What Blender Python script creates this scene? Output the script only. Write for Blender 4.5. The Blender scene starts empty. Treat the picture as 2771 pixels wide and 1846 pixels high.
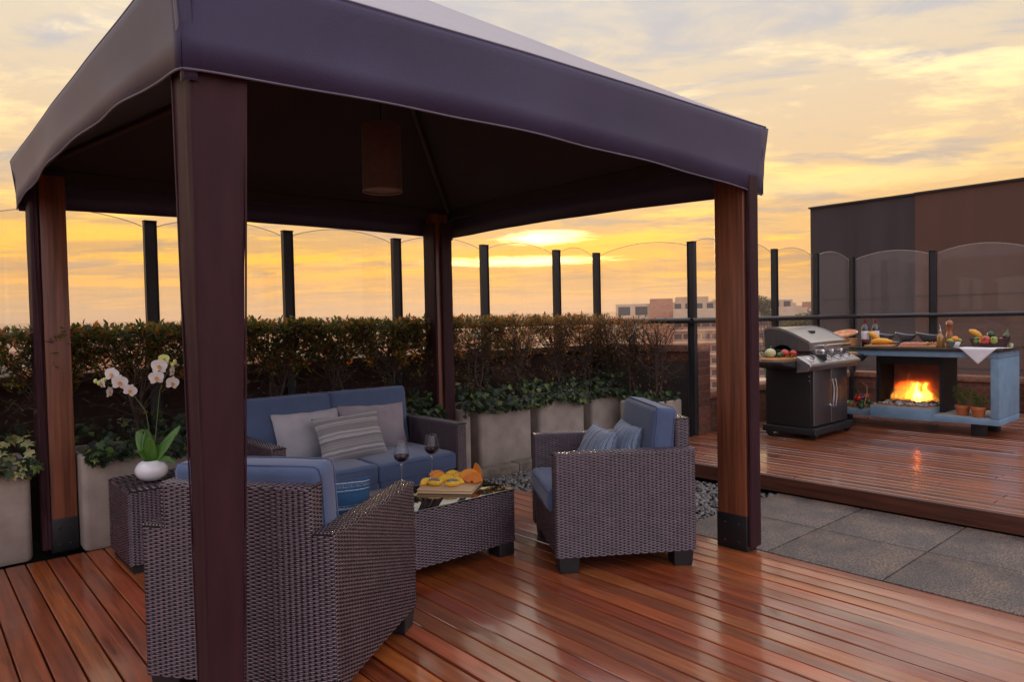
# tuned light values
EXPO = 0.0; NISH = 0.05; SKYK = 1.0; SUNK = 0.6; SUNA = 10
BACK0 = (.40, .34, .42); BACK1 = (.42, .42, .58); BACK2 = (.45, .47, .66); ZEN = (.52, .52, .64)
HAZE = 0.0
NISH=0.004; EXPO=.24; FIRE=12
BACK0=(.69,.60,.62); BACK1=(.76,.69,.80); BACK2=(.80,.75,.89); ZEN=(.78,.74,.82)
HAZE=2.0e-4; SUNK=2.4; SUNA=5; SKYK=1.45
import bpy, math, random
import numpy as np
from mathutils import Vector, Matrix, Euler, noise as mnoise
random.seed(7)
PI = math.pi
R = math.radians
scene = bpy.context.scene
COL = scene.collection
sin, cos = math.sin, math.cos

# ------------------------------------------------------------------ mesh builder
class MB:
    def __init__(self):
        self.v = []; self.f = []; self.m = []
    def add(self, vs, fs, mi=0, M=None):
        b = len(self.v)
        if M is not None:
            vs = [tuple(M @ Vector(p)) for p in vs]
        self.v.extend([tuple(p) for p in vs])
        self.f.extend([tuple(b + i for i in f) for f in fs])
        self.m.extend([mi] * len(fs))
        return self
    def box(self, x0, x1, y0, y1, z0, z1, mi=0, M=None):
        vs = [(x0,y0,z0),(x1,y0,z0),(x1,y1,z0),(x0,y1,z0),(x0,y0,z1),(x1,y0,z1),(x1,y1,z1),(x0,y1,z1)]
        fs = [(3,2,1,0),(4,5,6,7),(0,1,5,4),(1,2,6,5),(2,3,7,6),(3,0,4,7)]
        return self.add(vs, fs, mi, M)
    def rbox(self, x0, x1, y0, y1, z0, z1, r=.01, n=2, mi=0, M=None):
        hx, hy, hz = (x1-x0)/2, (y1-y0)/2, (z1-z0)/2
        r = min(r, hx*.99, hy*.99, hz*.99)
        def rim(h):
            k = [-h + r*(1-cos(t*PI/2/n)) for t in range(n+1)]
            return k + [-a for a in reversed(k)]
        return self.puffbox((x0+x1)/2, (y0+y1)/2, (z0+z1)/2, hx, hy, hz, r, rim(hx), rim(hy), rim(hz), None, mi, M)
    def puffbox(self, cx, cy, cz, hx, hy, hz, r, ux, uy, uz, disp=None, mi=0, M=None):
        idx = {}; vs = []; fs = []
        H = (hx, hy, hz); U = (ux, uy, uz)
        def pt(i, j, k):
            key = (i, j, k)
            if key in idx: return idx[key]
            p = [ux[i], uy[j], uz[k]]
            q = [max(-(H[a]-r), min(H[a]-r, p[a])) for a in range(3)]
            d = Vector([p[a]-q[a] for a in range(3)])
            if d.length > 1e-9:
                d.normalize()
            o = Vector(q) + d*r
            if disp: o = disp(o, d)
            vs.append((o.x+cx, o.y+cy, o.z+cz)); idx[key] = len(vs)-1
            return idx[key]
        L = [len(u)-1 for u in U]
        for k in (0, L[2]):
            for i in range(L[0]):
                for j in range(L[1]):
                    q = [pt(i,j,k), pt(i+1,j,k), pt(i+1,j+1,k), pt(i,j+1,k)]
                    fs.append(q if k else q[::-1])
        for j in (0, L[1]):
            for i in range(L[0]):
                for k in range(L[2]):
                    q = [pt(i,j,k), pt(i+1,j,k), pt(i+1,j,k+1), pt(i,j,k+1)]
                    fs.append(q if not j else q[::-1])
        for i in (0, L[0]):
            for j in range(L[1]):
                for k in range(L[2]):
                    q = [pt(i,j,k), pt(i,j+1,k), pt(i,j+1,k+1), pt(i,j,k+1)]
                    fs.append(q if i else q[::-1])
        return self.add(vs, fs, mi, M)
    def lathe(self, prof, c=(0,0,0), n=24, mi=0, M=None, lobes=None, cap=True):
        vs = []; fs = []
        for (r, z) in prof:
            for k in range(n):
                a = 2*PI*k/n
                rr = r*(lobes(a, z) if lobes else 1)
                vs.append((c[0]+rr*cos(a), c[1]+rr*sin(a), c[2]+z))
        for i in range(len(prof)-1):
            for k in range(n):
                k2 = (k+1) % n
                fs.append((i*n+k, i*n+k2, (i+1)*n+k2, (i+1)*n+k))
        if cap:
            fs.append(tuple(reversed(range(n)))); b = (len(prof)-1)*n
            fs.append(tuple(range(b, b+n)))
        return self.add(vs, fs, mi, M)
    def tube(self, pts, rad, n=6, mi=0, cap=True):
        pts = [Vector(p) for p in pts]
        if not isinstance(rad, (list, tuple)): rad = [rad]*len(pts)
        vs = []; fs = []
        ref = None
        for i, p in enumerate(pts):
            t = (pts[min(i+1, len(pts)-1)] - pts[max(i-1, 0)])
            if t.length < 1e-9: t = Vector((0,0,1))
            t.normalize()
            if ref is None or abs(ref.dot(t)) > .98:
                ref = Vector((0,0,1)) if abs(t.z) < .9 else Vector((1,0,0))
            a = t.cross(ref).normalized(); b = t.cross(a).normalized(); ref = -b.cross(t).cross(t) if False else ref
            for k in range(n):
                w = 2*PI*k/n
                vs.append(tuple(p + (a*cos(w)+b*sin(w))*rad[i]))
        for i in range(len(pts)-1):
            for k in range(n):
                k2 = (k+1) % n
                fs.append((i*n+k, (i+1)*n+k, (i+1)*n+k2, i*n+k2))
        if cap:
            fs.append(tuple(range(n))); b = (len(pts)-1)*n
            fs.append(tuple(reversed(range(b, b+n))))
        return self.add(vs, fs, mi)
    def grid(self, fn, nu, nv, mi=0, M=None, flip=False):
        vs = [fn(i/nu, j/nv) for j in range(nv+1) for i in range(nu+1)]
        fs = []
        for j in range(nv):
            for i in range(nu):
                a = j*(nu+1)+i
                q = (a, a+1, a+nu+2, a+nu+1)
                fs.append(q[::-1] if flip else q)
        return self.add(vs, fs, mi, M)
    def ball(self, c, r, n=14, mi=0, M=None, lobes=None, sq=1.0):
        if not isinstance(r, (list, tuple)): r = (r, r, r)
        prof = []
        m = max(6, n//2+1)
        vs = []; fs = []
        for i in range(m+1):
            t = PI*i/m
            for k in range(n):
                a = 2*PI*k/n
                s = max(sin(t), .012)
                q = lobes(a, cos(t)) if lobes else 1
                vs.append((c[0]+r[0]*s*cos(a)*q, c[1]+r[1]*s*sin(a)*q, c[2]-r[2]*cos(t)))
        for i in range(m):
            for k in range(n):
                k2 = (k+1) % n
                fs.append((i*n+k, i*n+k2, (i+1)*n+k2, (i+1)*n+k))
        fs.append(tuple(reversed(range(n)))); b = m*n
        fs.append(tuple(range(b, b+n)))
        return self.add(vs, fs, mi, M)
    def prism(self, poly, a0, a1, axis='y', mi=0, M=None):
        # poly: list of 2-D points; extruded along axis
        n = len(poly)
        def P(p, a):
            return {'y': (p[0], a, p[1]), 'x': (a, p[0], p[1]), 'z': (p[0], p[1], a)}[axis]
        vs = [P(p, a0) for p in poly] + [P(p, a1) for p in poly]
        fs = [tuple(range(n)), tuple(reversed(range(n, 2*n)))]
        for i in range(n):
            j = (i+1) % n
            fs.append((i, n+i, n+j, j))
        return self.add(vs, fs, mi, M)
    def build(self, name, mats, parent=None, smooth=None, bevel=0, loc=None, rot=None, solid=0, recalc=True, seg=2):
        me = bpy.data.meshes.new(name)
        me.from_pydata(self.v, [], self.f)
        if not isinstance(mats, (list, tuple)): mats = [mats]
        for m in mats: me.materials.append(m)
        if len(mats) > 1: me.polygons.foreach_set('material_index', self.m)
        if recalc:
            import bmesh
            bm = bmesh.new(); bm.from_mesh(me)
            bmesh.ops.recalc_face_normals(bm, faces=bm.faces); bm.to_mesh(me); bm.free()
        o = bpy.data.objects.new(name, me)
        COL.objects.link(o)
        if smooth is not None:
            me.polygons.foreach_set('use_smooth', [True]*len(me.polygons))
            if smooth < 180:
                me.set_sharp_from_angle(angle=R(smooth))
        if parent: o.parent = parent
        if loc: o.location = loc
        if rot: o.rotation_euler = rot
        if bevel:
            b = o.modifiers.new('bevel', 'BEVEL'); b.width = bevel; b.segments = seg; b.limit_method = 'ANGLE'; b.angle_limit = R(40)
        if solid:
            s = o.modifiers.new('thick', 'SOLIDIFY'); s.thickness = solid; s.offset = 0
        return o

def tag(o, label=None, cat=None, group=None, kind=None):
    if label: o['label'] = label
    if cat: o['category'] = cat
    if group: o['group'] = group
    if kind: o['kind'] = kind
    return o
def thing(name, label, cat, loc=(0,0,0), rotz=0, group=None):
    o = bpy.data.objects.new(name, None); COL.objects.link(o)
    o.empty_display_size = .1
    o.location = loc; o.rotation_euler = (0, 0, rotz)
    return tag(o, label, cat, group)
def copy_tree(o, parent=None):
    c = o.copy(); COL.objects.link(c)
    if parent: c.parent = parent
    for ch in list(o.children): copy_tree(ch, c)
    return c

# ------------------------------------------------------------------ materials
class NT:
    def __init__(self, tree):
        self.t = tree; self.n = tree.nodes; self.l = tree.links
    def new(self, t, **kw):
        nd = self.n.new(t)
        for k, v in kw.items(): setattr(nd, k, v)
        return nd
    def link(self, a, b): self.l.new(a, b)
    def inp(self, s, v):
        if hasattr(v, 'is_output') or isinstance(v, bpy.types.NodeSocket): self.l.new(v, s)
        else: s.default_value = v
    def math(self, op, a, b=None, c=None, clamp=False):
        nd = self.n.new('ShaderNodeMath'); nd.operation = op; nd.use_clamp = clamp
        self.inp(nd.inputs[0], a)
        if b is not None: self.inp(nd.inputs[1], b)
        if c is not None: self.inp(nd.inputs[2], c)
        return nd.outputs[0]
    def ss(self, v, lo, hi):
        nd = self.n.new('ShaderNodeMapRange'); nd.interpolation_type = 'SMOOTHSTEP'
        self.inp(nd.inputs['Value'], v); nd.inputs['From Min'].default_value = lo; nd.inputs['From Max'].default_value = hi
        return nd.outputs[0]
    def mix(self, f, a, b, mode='MIX'):
        nd = self.n.new('ShaderNodeMix'); nd.data_type = 'RGBA'; nd.blend_type = mode
        self.inp(nd.inputs[0], f)
        for s, v in ((nd.inputs[6], a), (nd.inputs[7], b)):
            if isinstance(v, bpy.types.NodeSocket): self.l.new(v, s)
            else: s.default_value = (*v[:3], 1)
        return nd.outputs[2]
    def ramp(self, f, stops, interp='LINEAR'):
        nd = self.n.new('ShaderNodeValToRGB'); nd.color_ramp.interpolation = interp
        e = nd.color_ramp.elements
        while len(e) < len(stops): e.new(.5)
        for el, (p, c) in zip(e, stops):
            el.position = p; el.color = (*c[:3], 1)
        self.inp(nd.inputs[0], f)
        return nd.outputs[0]
    def noise(self, vec, scale, detail=4, rough=.55, dist=0):
        nd = self.n.new('ShaderNodeTexNoise')
        self.inp(nd.inputs['Vector'], vec); nd.inputs['Scale'].default_value = scale
        nd.inputs['Detail'].default_value = detail; nd.inputs['Roughness'].default_value = rough
        nd.inputs['Distortion'].default_value = dist
        return nd.outputs[0]
    def vec(self, v, s=(1,1,1), loc=(0,0,0), rot=(0,0,0)):
        nd = self.n.new('ShaderNodeMapping'); self.inp(nd.inputs[0], v)
        nd.inputs['Scale'].default_value = s; nd.inputs['Location'].default_value = loc; nd.inputs['Rotation'].default_value = rot
        return nd.outputs[0]
    def bump(self, h, strength=.3, dist=.01, nrm=None):
        nd = self.n.new('ShaderNodeBump'); nd.inputs['Strength'].default_value = strength; nd.inputs['Distance'].default_value = dist
        self.inp(nd.inputs['Height'], h)
        if nrm: self.l.new(nrm, nd.inputs['Normal'])
        return nd.outputs[0]

def newmat(name):
    m = bpy.data.materials.new(name); m.use_nodes = True
    t = NT(m.node_tree); b = t.n['Principled BSDF']
    return m, t, b
def setp(b, rough=.5, metal=0, spec=.5, coat=0, coatr=.1, sheen=0, ior=None):
    b.inputs['Roughness'].default_value = rough; b.inputs['Metallic'].default_value = metal
    b.inputs['Specular IOR Level'].default_value = spec
    b.inputs['Coat Weight'].default_value = coat; b.inputs['Coat Roughness'].default_value = coatr
    b.inputs['Sheen Weight'].default_value = sheen
    if ior: b.inputs['IOR'].default_value = ior
def M(name, c1, c2=None, scale=8, stretch=(1,1,1), rough=.5, bump=0, bscale=None, metal=0, spec=.5, coat=0, coatr=.1,
      sheen=0, island=0, detail=5, lo=.35, hi=.65, rvar=0, bdist=.01):
    m, t, b = newmat(name)
    setp(b, rough, metal, spec, coat, coatr, sheen)
    if c2 is None: c2 = tuple(x*.75 for x in c1)
    tc = t.new('ShaderNodeTexCoord').outputs['Object']
    v = t.vec(tc, stretch)
    n = t.noise(v, scale, detail)
    col = t.ramp(n, [(lo, c2), (hi, c1)])
    if island:
        g = t.new('ShaderNodeNewGeometry').outputs['Random Per Island']
        hs = t.new('ShaderNodeHueSaturation'); t.link(col, hs.inputs['Color'])
        t.inp(hs.inputs['Value'], t.math('MULTIPLY_ADD', g, 2*island, 1-island))
        col = hs.outputs[0]
    t.link(col, b.inputs['Base Color'])
    if rvar:
        t.link(t.math('MULTIPLY_ADD', t.noise(tc, 3, 3), rvar, rough-rvar/2), b.inputs['Roughness'])
    if bump:
        t.link(t.bump(t.noise(v, bscale or scale*4, 4), bump, bdist), b.inputs['Normal'])
    return m

MAT = {}
def wood_deck(name, c_lo, c_hi, coat, coatr, rough):
    m, t, b = newmat(name); setp(b, rough, 0, .5, coat, coatr); b.inputs['Coat IOR'].default_value = 2.1
    tc = t.new('ShaderNodeTexCoord').outputs['Object']
    g = t.new('ShaderNodeNewGeometry').outputs['Random Per Island']
    off = t.new('ShaderNodeCombineXYZ'); t.inp(off.inputs[1], t.math('MULTIPLY', g, 37.0)); t.inp(off.inputs[2], t.math('MULTIPLY', g, 11.0))
    va = t.new('ShaderNodeVectorMath'); t.link(tc, va.inputs[0]); t.link(off.outputs[0], va.inputs[1])
    v = t.vec(va.outputs[0], (34, 1.6, 10))
    n1 = t.noise(v, 1.0, 6, .62, .4)
    n2 = t.noise(t.vec(va.outputs[0], (120, 5, 40)), 1.0, 3)
    f = t.math('ADD', t.math('MULTIPLY', n1, .75), t.math('MULTIPLY', n2, .25))
    col = t.ramp(f, [(.32, c_lo), (.5, tuple((a+b_)/2 for a, b_ in zip(c_lo, c_hi))), (.68, c_hi)])
    hs = t.new('ShaderNodeHueSaturation'); t.link(col, hs.inputs['Color'])
    t.inp(hs.inputs['Value'], t.math('MULTIPLY_ADD', g, .62, .68))
    t.inp(hs.inputs['Hue'], t.math('MULTIPLY_ADD', t.math('FRACT', t.math('MULTIPLY', g, 7.3)), .016, .494))
    # weathered patches
    w = t.noise(tc, 1.3, 4)
    col2 = t.mix(t.math('MULTIPLY', t.ss(w, .5, .75), .22), hs.outputs[0], (.26, .13, .08))
    t.link(col2, b.inputs['Base Color'])
    t.inp(b.inputs['Roughness'], t.math('MULTIPLY_ADD', n1, .3, rough-.15))
    t.inp(b.inputs['Coat Weight'], t.math('MULTIPLY', t.math('MULTIPLY_ADD', t.ss(t.noise(tc, 1.7, 3), .3, .62), .6, .4), coat))
    t.inp(b.inputs['Coat Roughness'], t.math('MULTIPLY_ADD', n1, .25, coatr-.1))
    bmp = t.bump(f, .28, .004)
    t.link(bmp, b.inputs['Normal'])
    cb = t.bump(t.noise(t.vec(tc, (5, .8, 1)), 1.0, 2), .14, .012, None)
    t.link(cb, b.inputs['Coat Normal'])
    return m
MAT['deck'] = wood_deck('deck_wood', (.115, .022, .007), (.44, .096, .021), 1.0, .12, .42)
MAT['deck2'] = wood_deck('raised_deck_wood', (.095, .025, .009), (.34, .092, .028), 1.0, .115, .4)
MAT['post_wood'] = M('post_wood', (.235, .080, .034), (.10, .032, .014), scale=1, stretch=(42, 42, 1.6), rough=.42, bump=.2, bscale=1.5, coat=.25, coatr=.25, bdist=.004)
MAT['fascia'] = M('fascia_wood', (.12, .035, .016), (.05, .016, .009), scale=1, stretch=(20, 1.5, 30), rough=.45, bump=.15, bscale=2)
MAT['dark'] = M('dark_void', (.012, .010, .010), rough=.9)
MAT['slab'] = M('paving_stone', (.215, .170, .135), (.062, .052, .046), scale=95, rough=.75, bump=.35, bscale=120, detail=3, lo=.42, hi=.66, bdist=.003)
def _slab():
    m = MAT['slab']; t = NT(m.node_tree); b = t.n['Principled BSDF']
    tc = t.new('ShaderNodeTexCoord').outputs['Object']
    lk = b.inputs['Base Color'].links[0].from_socket
    blot = t.noise(tc, 4.2, 4)
    c = t.mix(t.ss(blot, .36, .66), (.62, .62, .64), (1.12, 1.0, .9))
    t.link(t.mix(1.0, lk, c, 'MULTIPLY'), b.inputs['Base Color'])
    t.inp(b.inputs['Roughness'], t.math('MULTIPLY_ADD', blot, .5, .35))
_slab()
MAT['gravel'] = M('gravel_stone', (.20, .185, .17), (.10, .09, .085), scale=20, rough=.8, island=.45)
MAT['concrete'] = M('planter_concrete', (.38, .325, .27), (.26, .222, .185), scale=7, rough=.9, bump=.25, bscale=60, detail=9, lo=.3, hi=.72)
MAT['kerb'] = M('kerb_stone', (.20, .16, .12), (.12, .10, .08), scale=14, rough=.9, bump=.3)
MAT['soil'] = M('soil', (.03, .02, .014), rough=.95, bump=.5, scale=40)
MAT['steel'] = M('black_steel', (.018, .017, .019), (.010, .010, .012), scale=60, rough=.45, bump=.2, metal=0, spec=.5)
MAT['rail'] = M('rail_paint', (.022, .022, .026), (.014, .014, .017), scale=30, rough=.32, spec=.6)
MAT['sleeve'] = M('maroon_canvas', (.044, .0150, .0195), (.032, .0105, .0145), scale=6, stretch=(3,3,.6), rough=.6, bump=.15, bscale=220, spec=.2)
MAT['canopy'] = M('aubergine_canvas', (.045, .038, .094), (.036, .030, .075), scale=2.0, rough=.5, bump=.12, bscale=180, sheen=.08, spec=.4, detail=3)
MAT['hem'] = M('canvas_hem', (.13, .115, .16), (.10, .09, .125), rough=.6)
MAT['roof_canvas'] = M('skylit_roof_canvas', (.175, .145, .19), (.14, .118, .155), scale=2.0, rough=.36, bump=.1, bscale=160, sheen=.3, spec=.6, detail=3)  # canopy fabric made paler: skylight on the roof put into its colour
MAT['liner'] = M('canopy_lining', (.036, .030, .033), (.026, .022, .025), scale=3, rough=.85, bump=.1, bscale=150)
MAT['lining_rib'] = M('rib_cover', (.075, .06, .055), rough=.8)
MAT['shade'] = M('lamp_fabric', (.13, .092, .084), (.10, .072, .066), scale=30, rough=.8)
MAT['shade_rim'] = M('lamp_rim', (.30, .25, .22), rough=.7)
MAT['wicker'] = M('wicker_plastic', (.098, .058, .078), (.060, .036, .049), scale=14, rough=.24, spec=.7, island=.14, coat=.8, coatr=.2)
MAT['wickback'] = M('wicker_backing', (.014, .009, .010), rough=.8)
MAT['plastic'] = M('black_plastic', (.012, .012, .013), rough=.5)
def cloth(name, c1, c2, weave=900, sheen=.25, rough=.85, b_=.25, fold=.25):
    m, t, b = newmat(name); setp(b, rough, 0, .3, 0, .1, sheen)
    tc = t.new('ShaderNodeTexCoord').outputs['Object']
    n = t.noise(tc, 9, 5)
    fine = t.noise(t.vec(tc, (1, 1, 3)), weave/4, 2)
    t.link(t.ramp(t.math('MULTIPLY_ADD', fine, .5, t.math('MULTIPLY', n, .5)), [(.32, c2), (.68, c1)]), b.inputs['Base Color'])
    h = t.math('ADD', t.math('MULTIPLY', fine, .12), t.math('MULTIPLY', t.noise(t.vec(tc, (1, 1.6, 1)), 11, 3, .5, .8), fold))
    t.link(t.bump(h, b_, .02), b.inputs['Normal'])
    return m
MAT['blue'] = cloth('blue_cushion_canvas', (.088, .128, .232), (.064, .097, .182), sheen=.3, fold=.35, b_=.3)
MAT['piping'] = M('blue_piping', (.10, .135, .24), rough=.8)
MAT['greypil'] = cloth('pale_grey_linen', (.50, .48, .50), (.36, .35, .37), b_=.35)
MAT['mauvepil'] = cloth('mauve_linen', (.36, .31, .33), (.25, .215, .235), b_=.35)
def stripes(name, axis, freq, cols, wob=.02, dens=.5):
    m, t, b = newmat(name); setp(b, .9, 0, .2, 0, .1, .2)
    tc = t.new('ShaderNodeTexCoord').outputs['Object']
    sx = t.new('ShaderNodeSeparateXYZ'); t.link(tc, sx.inputs[0])
    a = sx.outputs[axis]
    w = t.math('MULTIPLY_ADD', t.noise(tc, 6, 3), wob, a)
    k = t.math('MULTIPLY', w, freq)
    nz = t.new('ShaderNodeTexNoise'); nz.noise_dimensions = '1D'; t.link(k, nz.inputs['W']); nz.inputs['Scale'].default_value = 1; nz.inputs['Detail'].default_value = 3; nz.inputs['Roughness'].default_value = .7
    yarn = t.noise(t.vec(tc, (60, 60, 60)), 6, 2)
    f = t.math('MULTIPLY_ADD', yarn, .16, t.math('SUBTRACT', nz.outputs[0], .08))
    t.link(t.ramp(f, cols), b.inputs['Base Color'])
    h = t.math('ADD', t.math('MULTIPLY', nz.outputs[0], .6), t.math('MULTIPLY', yarn, .4))
    t.link(t.bump(h, .35, .008), b.inputs['Normal'])
    return m
MAT['stripegrey'] = stripes('grey_striped_weave', 2, 42, [(.30, (.17, .155, .15)), (.44, (.25, .235, .225)), (.54, (.30, .285, .28)), (.60, (.62, .62, .64)), (.64, (.27, .255, .25)), (.72, (.22, .21, .205))])
MAT['stripeblue'] = stripes('blue_striped_weave', 2, 34, [(.30, (.012, .03, .085)), (.42, (.018, .07, .16)), (.50, (.018, .065, .125)), (.575, (.02, .045, .11)), (.615, (.55, .60, .66)), (.66, (.025, .06, .14)), (.75, (.022, .08, .15))])
MAT['ikatblue'] = stripes('blue_ikat_weave', 0, 46, [(.28, (.03, .05, .11)), (.40, (.05, .09, .17)), (.46, (.30, .37, .48)), (.51, (.05, .10, .20)), (.56, (.60, .64, .70)), (.62, (.06, .11, .22)), (.70, (.40, .48, .58))], wob=.05)
MAT['white_glaze'] = M('white_glaze', (.80, .80, .80), (.78, .78, .79), rough=.12, spec=.5, coat=.5, coatr=.05)
MAT['tableglass'] = M('dark_tinted_glass', (.020, .016, .015), rough=.025, spec=1.0, coat=1.0, coatr=.02)
MAT['board'] = M('pale_board_wood', (.62, .43, .24), (.50, .33, .17), scale=1, stretch=(4, 60, 60), rough=.55, bump=.05)
MAT['board2'] = M('honey_board_wood', (.58, .27, .09), (.42, .18, .05), scale=1, stretch=(4, 60, 60), rough=.5)
def leafmat(name, cols, trans=.45, rough=.5):
    m, t, b = newmat(name); setp(b, rough, 0, .4)
    g = t.new('ShaderNodeNewGeometry').outputs['Random Per Island']
    c = t.ramp(g, cols)
    t.link(c, b.inputs['Base Color'])
    tr = t.new('ShaderNodeBsdfTranslucent'); t.link(t.mix(1.0, c, (3.2, 2.5, 1.1), 'MULTIPLY'), tr.inputs[0])
    mx = t.new('ShaderNodeMixShader'); mx.inputs[0].default_value = trans
    t.link(b.outputs[0], mx.inputs[1]); t.link(tr.outputs[0], mx.inputs[2])
    t.link(mx.outputs[0], t.n['Material Output'].inputs[0])
    return m
MAT['leaf_green'] = leafmat('hedge_leaf_green', [(0, (.030, .048, .014)), (.45, (.055, .078, .022)), (.7, (.095, .105, .030)), (.86, (.14, .09, .030)), (1, (.22, .09, .03))])
MAT['leaf_brown'] = leafmat('hedge_leaf_brown', [(0, (.035, .04, .014)), (.3, (.075, .06, .022)), (.6, (.15, .075, .028)), (.85, (.20, .085, .03)), (1, (.28, .17, .09))])
MAT['ivy'] = leafmat('ivy_leaf', [(0, (.008, .016, .008)), (.55, (.016, .034, .013)), (.84, (.034, .068, .020)), (.94, (.10, .18, .035)), (1, (.22, .27, .08))], .25)
MAT['twig'] = M('twig_bark', (.070, .042, .028), (.035, .022, .016), scale=30, rough=.85)
MAT['leaf_far'] = leafmat('far_tree_leaf', [(0, (.03, .045, .015)), (.6, (.07, .085, .025)), (1, (.13, .12, .04))], .3)
MAT['bark'] = M('bark', (.08, .05, .035), rough=.9, bump=.4)
MAT['black'] = M('black_enamel', (.010, .010, .011), (.007, .007, .008), scale=20, rough=.5)
MAT['stainless'] = M('brushed_stainless', (.56, .55, .55), (.44, .43, .43), scale=1, stretch=(2, 300, 300), rough=.30, metal=1, bump=.04, bscale=1)
MAT['darksteel'] = M('dark_brushed_steel', (.20, .195, .20), (.145, .14, .145), scale=1, stretch=(200, 200, 2), rough=.42, metal=1)
MAT['chrome'] = M('chrome', (.75, .74, .73), rough=.12, metal=1)
MAT['bluepaint'] = M('blue_grey_paint', (.185, .315, .43), (.15, .265, .37), scale=9, rough=.65, bump=.2, bscale=50)
MAT['granite'] = M('dark_granite', (.05, .045, .042), (.022, .02, .02), scale=160, rough=.12, detail=2, spec=.6)
MAT['ledge'] = M('shelf_cement', (.42, .38, .34), (.32, .29, .26), scale=16, rough=.8, bump=.2)
MAT['hearthtop'] = M('hearth_stone', (.40, .26, .18), (.30, .19, .13), scale=20, rough=.7)
MAT['firesteel'] = M('firebox_steel', (.26, .10, .07), (.15, .06, .045), scale=5, rough=.42, metal=.3)
MAT['terracotta'] = M('terracotta', (.50, .17, .06), (.42, .13, .045), scale=14, rough=.8, bump=.15)
MAT['herb'] = leafmat('herb_leaf', [(0, (.03, .06, .008)), (.6, (.08, .13, .018)), (1, (.17, .22, .04))], .35)
MAT['stem'] = M('green_stem', (.10, .14, .04), rough=.6)
MAT['orchid_leaf'] = M('orchid_leaf', (.085, .21, .025), (.05, .15, .018), scale=6, stretch=(6,6,1), rough=.32, spec=.5)
def petal():
    m, t, b = newmat('white_petal'); setp(b, .55, 0, .3)
    tc = t.new('ShaderNodeTexCoord').outputs['Object']
    c = t.ramp(t.noise(tc, 28, 4), [(.35, (.80, .76, .72)), (.65, (.86, .85, .82))])
    t.link(c, b.inputs['Base Color'])
    tr = t.new('ShaderNodeBsdfTranslucent'); tr.inputs[0].default_value = (.85, .8, .74, 1)
    mx = t.new('ShaderNodeMixShader'); mx.inputs[0].default_value = .3
    t.link(b.outputs[0], mx.inputs[1]); t.link(tr.outputs[0], mx.inputs[2]); t.link(mx.outputs[0], t.n['Material Output'].inputs[0])
    return m
MAT['petal'] = petal()
MAT['petalgreen'] = M('lime_petal', (.62, .66, .22), (.5, .58, .15), rough=.55)
MAT['lip'] = M('orchid_lip', (.70, .40, .05), (.45, .16, .02), scale=60, rough=.5)
MAT['napkin'] = cloth('white_napkin', (.78, .78, .80), (.70, .70, .73))
MAT['bowl'] = M('slate_bowl', (.15, .16, .18), (.12, .127, .14), rough=.3, spec=.5)
MAT['pepperwood'] = M('mill_wood', (.33, .115, .035), (.24, .075, .02), scale=1, stretch=(25,25,2), rough=.28, coat=.5)
MAT['basket'] = M('dark_basket', (.06, .028, .024), (.028, .014, .013), scale=60, stretch=(1,1,2), rough=.65, bump=.6, bscale=90)
MAT['traywood'] = M('shallow_tray', (.42, .27, .13), (.30, .18, .08), scale=20, rough=.65)
def S(name, c, rough=.35, c2=None, scale=10, **k): MAT[name] = M(name, c, c2, scale=scale, rough=rough, **k)
S('red_skin', (.50, .022, .012), .16, coat=.5); S('green_skin', (.13, .24, .03), .25, coat=.3); S('yellow_skin', (.78, .36, .025), .4)
S('orange_skin', (.80, .30, .02), .45, bump=.1); S('lime_skin', (.28, .42, .04), .4); S('purple_skin', (.13, .015, .10), .22, coat=.3)
S('aubergine_skin', (.018, .007, .016), .15, coat=.6); S('onion_skin', (.55, .56, .30), .4); S('courgette_skin', (.02, .05, .012), .3, c2=(.04,.09,.02), scale=40)
S('yellowgreen_skin', (.34, .38, .05), .25, c2=(.18,.22,.03)); S('dark_green_skin', (.025, .07, .018), .3); S('calyx', (.12, .18, .05), .6)
S('pineapple', (.86, .56, .045), .4, c2=(.80, .42, .025), scale=60, bump=.4); S('papaya', (.78, .24, .015), .35, c2=(.70,.17,.01), scale=12)
S('melon', (.80, .33, .02), .4, c2=(.78, .27, .015)); S('seed', (.09, .085, .07), .5, c2=(.30, .27, .2), scale=160); S('rind', (.36, .15, .03), .6)
S('crust', (.56, .27, .09), .7, c2=(.45, .19, .05), bump=.3); S('topping', (.48, .09, .025), .4, c2=(.66, .38, .14), scale=28, lo=.42, hi=.56); S('meat', (.30, .055, .022), .3, c2=(.46, .15, .05), scale=30, coat=.3)
S('cheese', (.72, .42, .06), .5); S('knifehandle', (.035, .015, .012), .35); S('paper', (.78, .78, .78), .7); S('foil', (.16, .01, .018), .35)
S('dark_glass', (.006, .008, .006), .05, spec=.6, coat=1); S('stone_white', (.42, .38, .35), .8, island=.4); S('ember', (.05, .03, .025), .9, island=.5)
def glassm(name, col=(1,1,1), rough=0, ior=1.45):
    m, t, b = newmat(name)
    b.inputs['Transmission Weight'].default_value = 1; b.inputs['Base Color'].default_value = (*col, 1)
    b.inputs['Roughness'].default_value = rough; b.inputs['IOR'].default_value = ior
    return m
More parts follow.
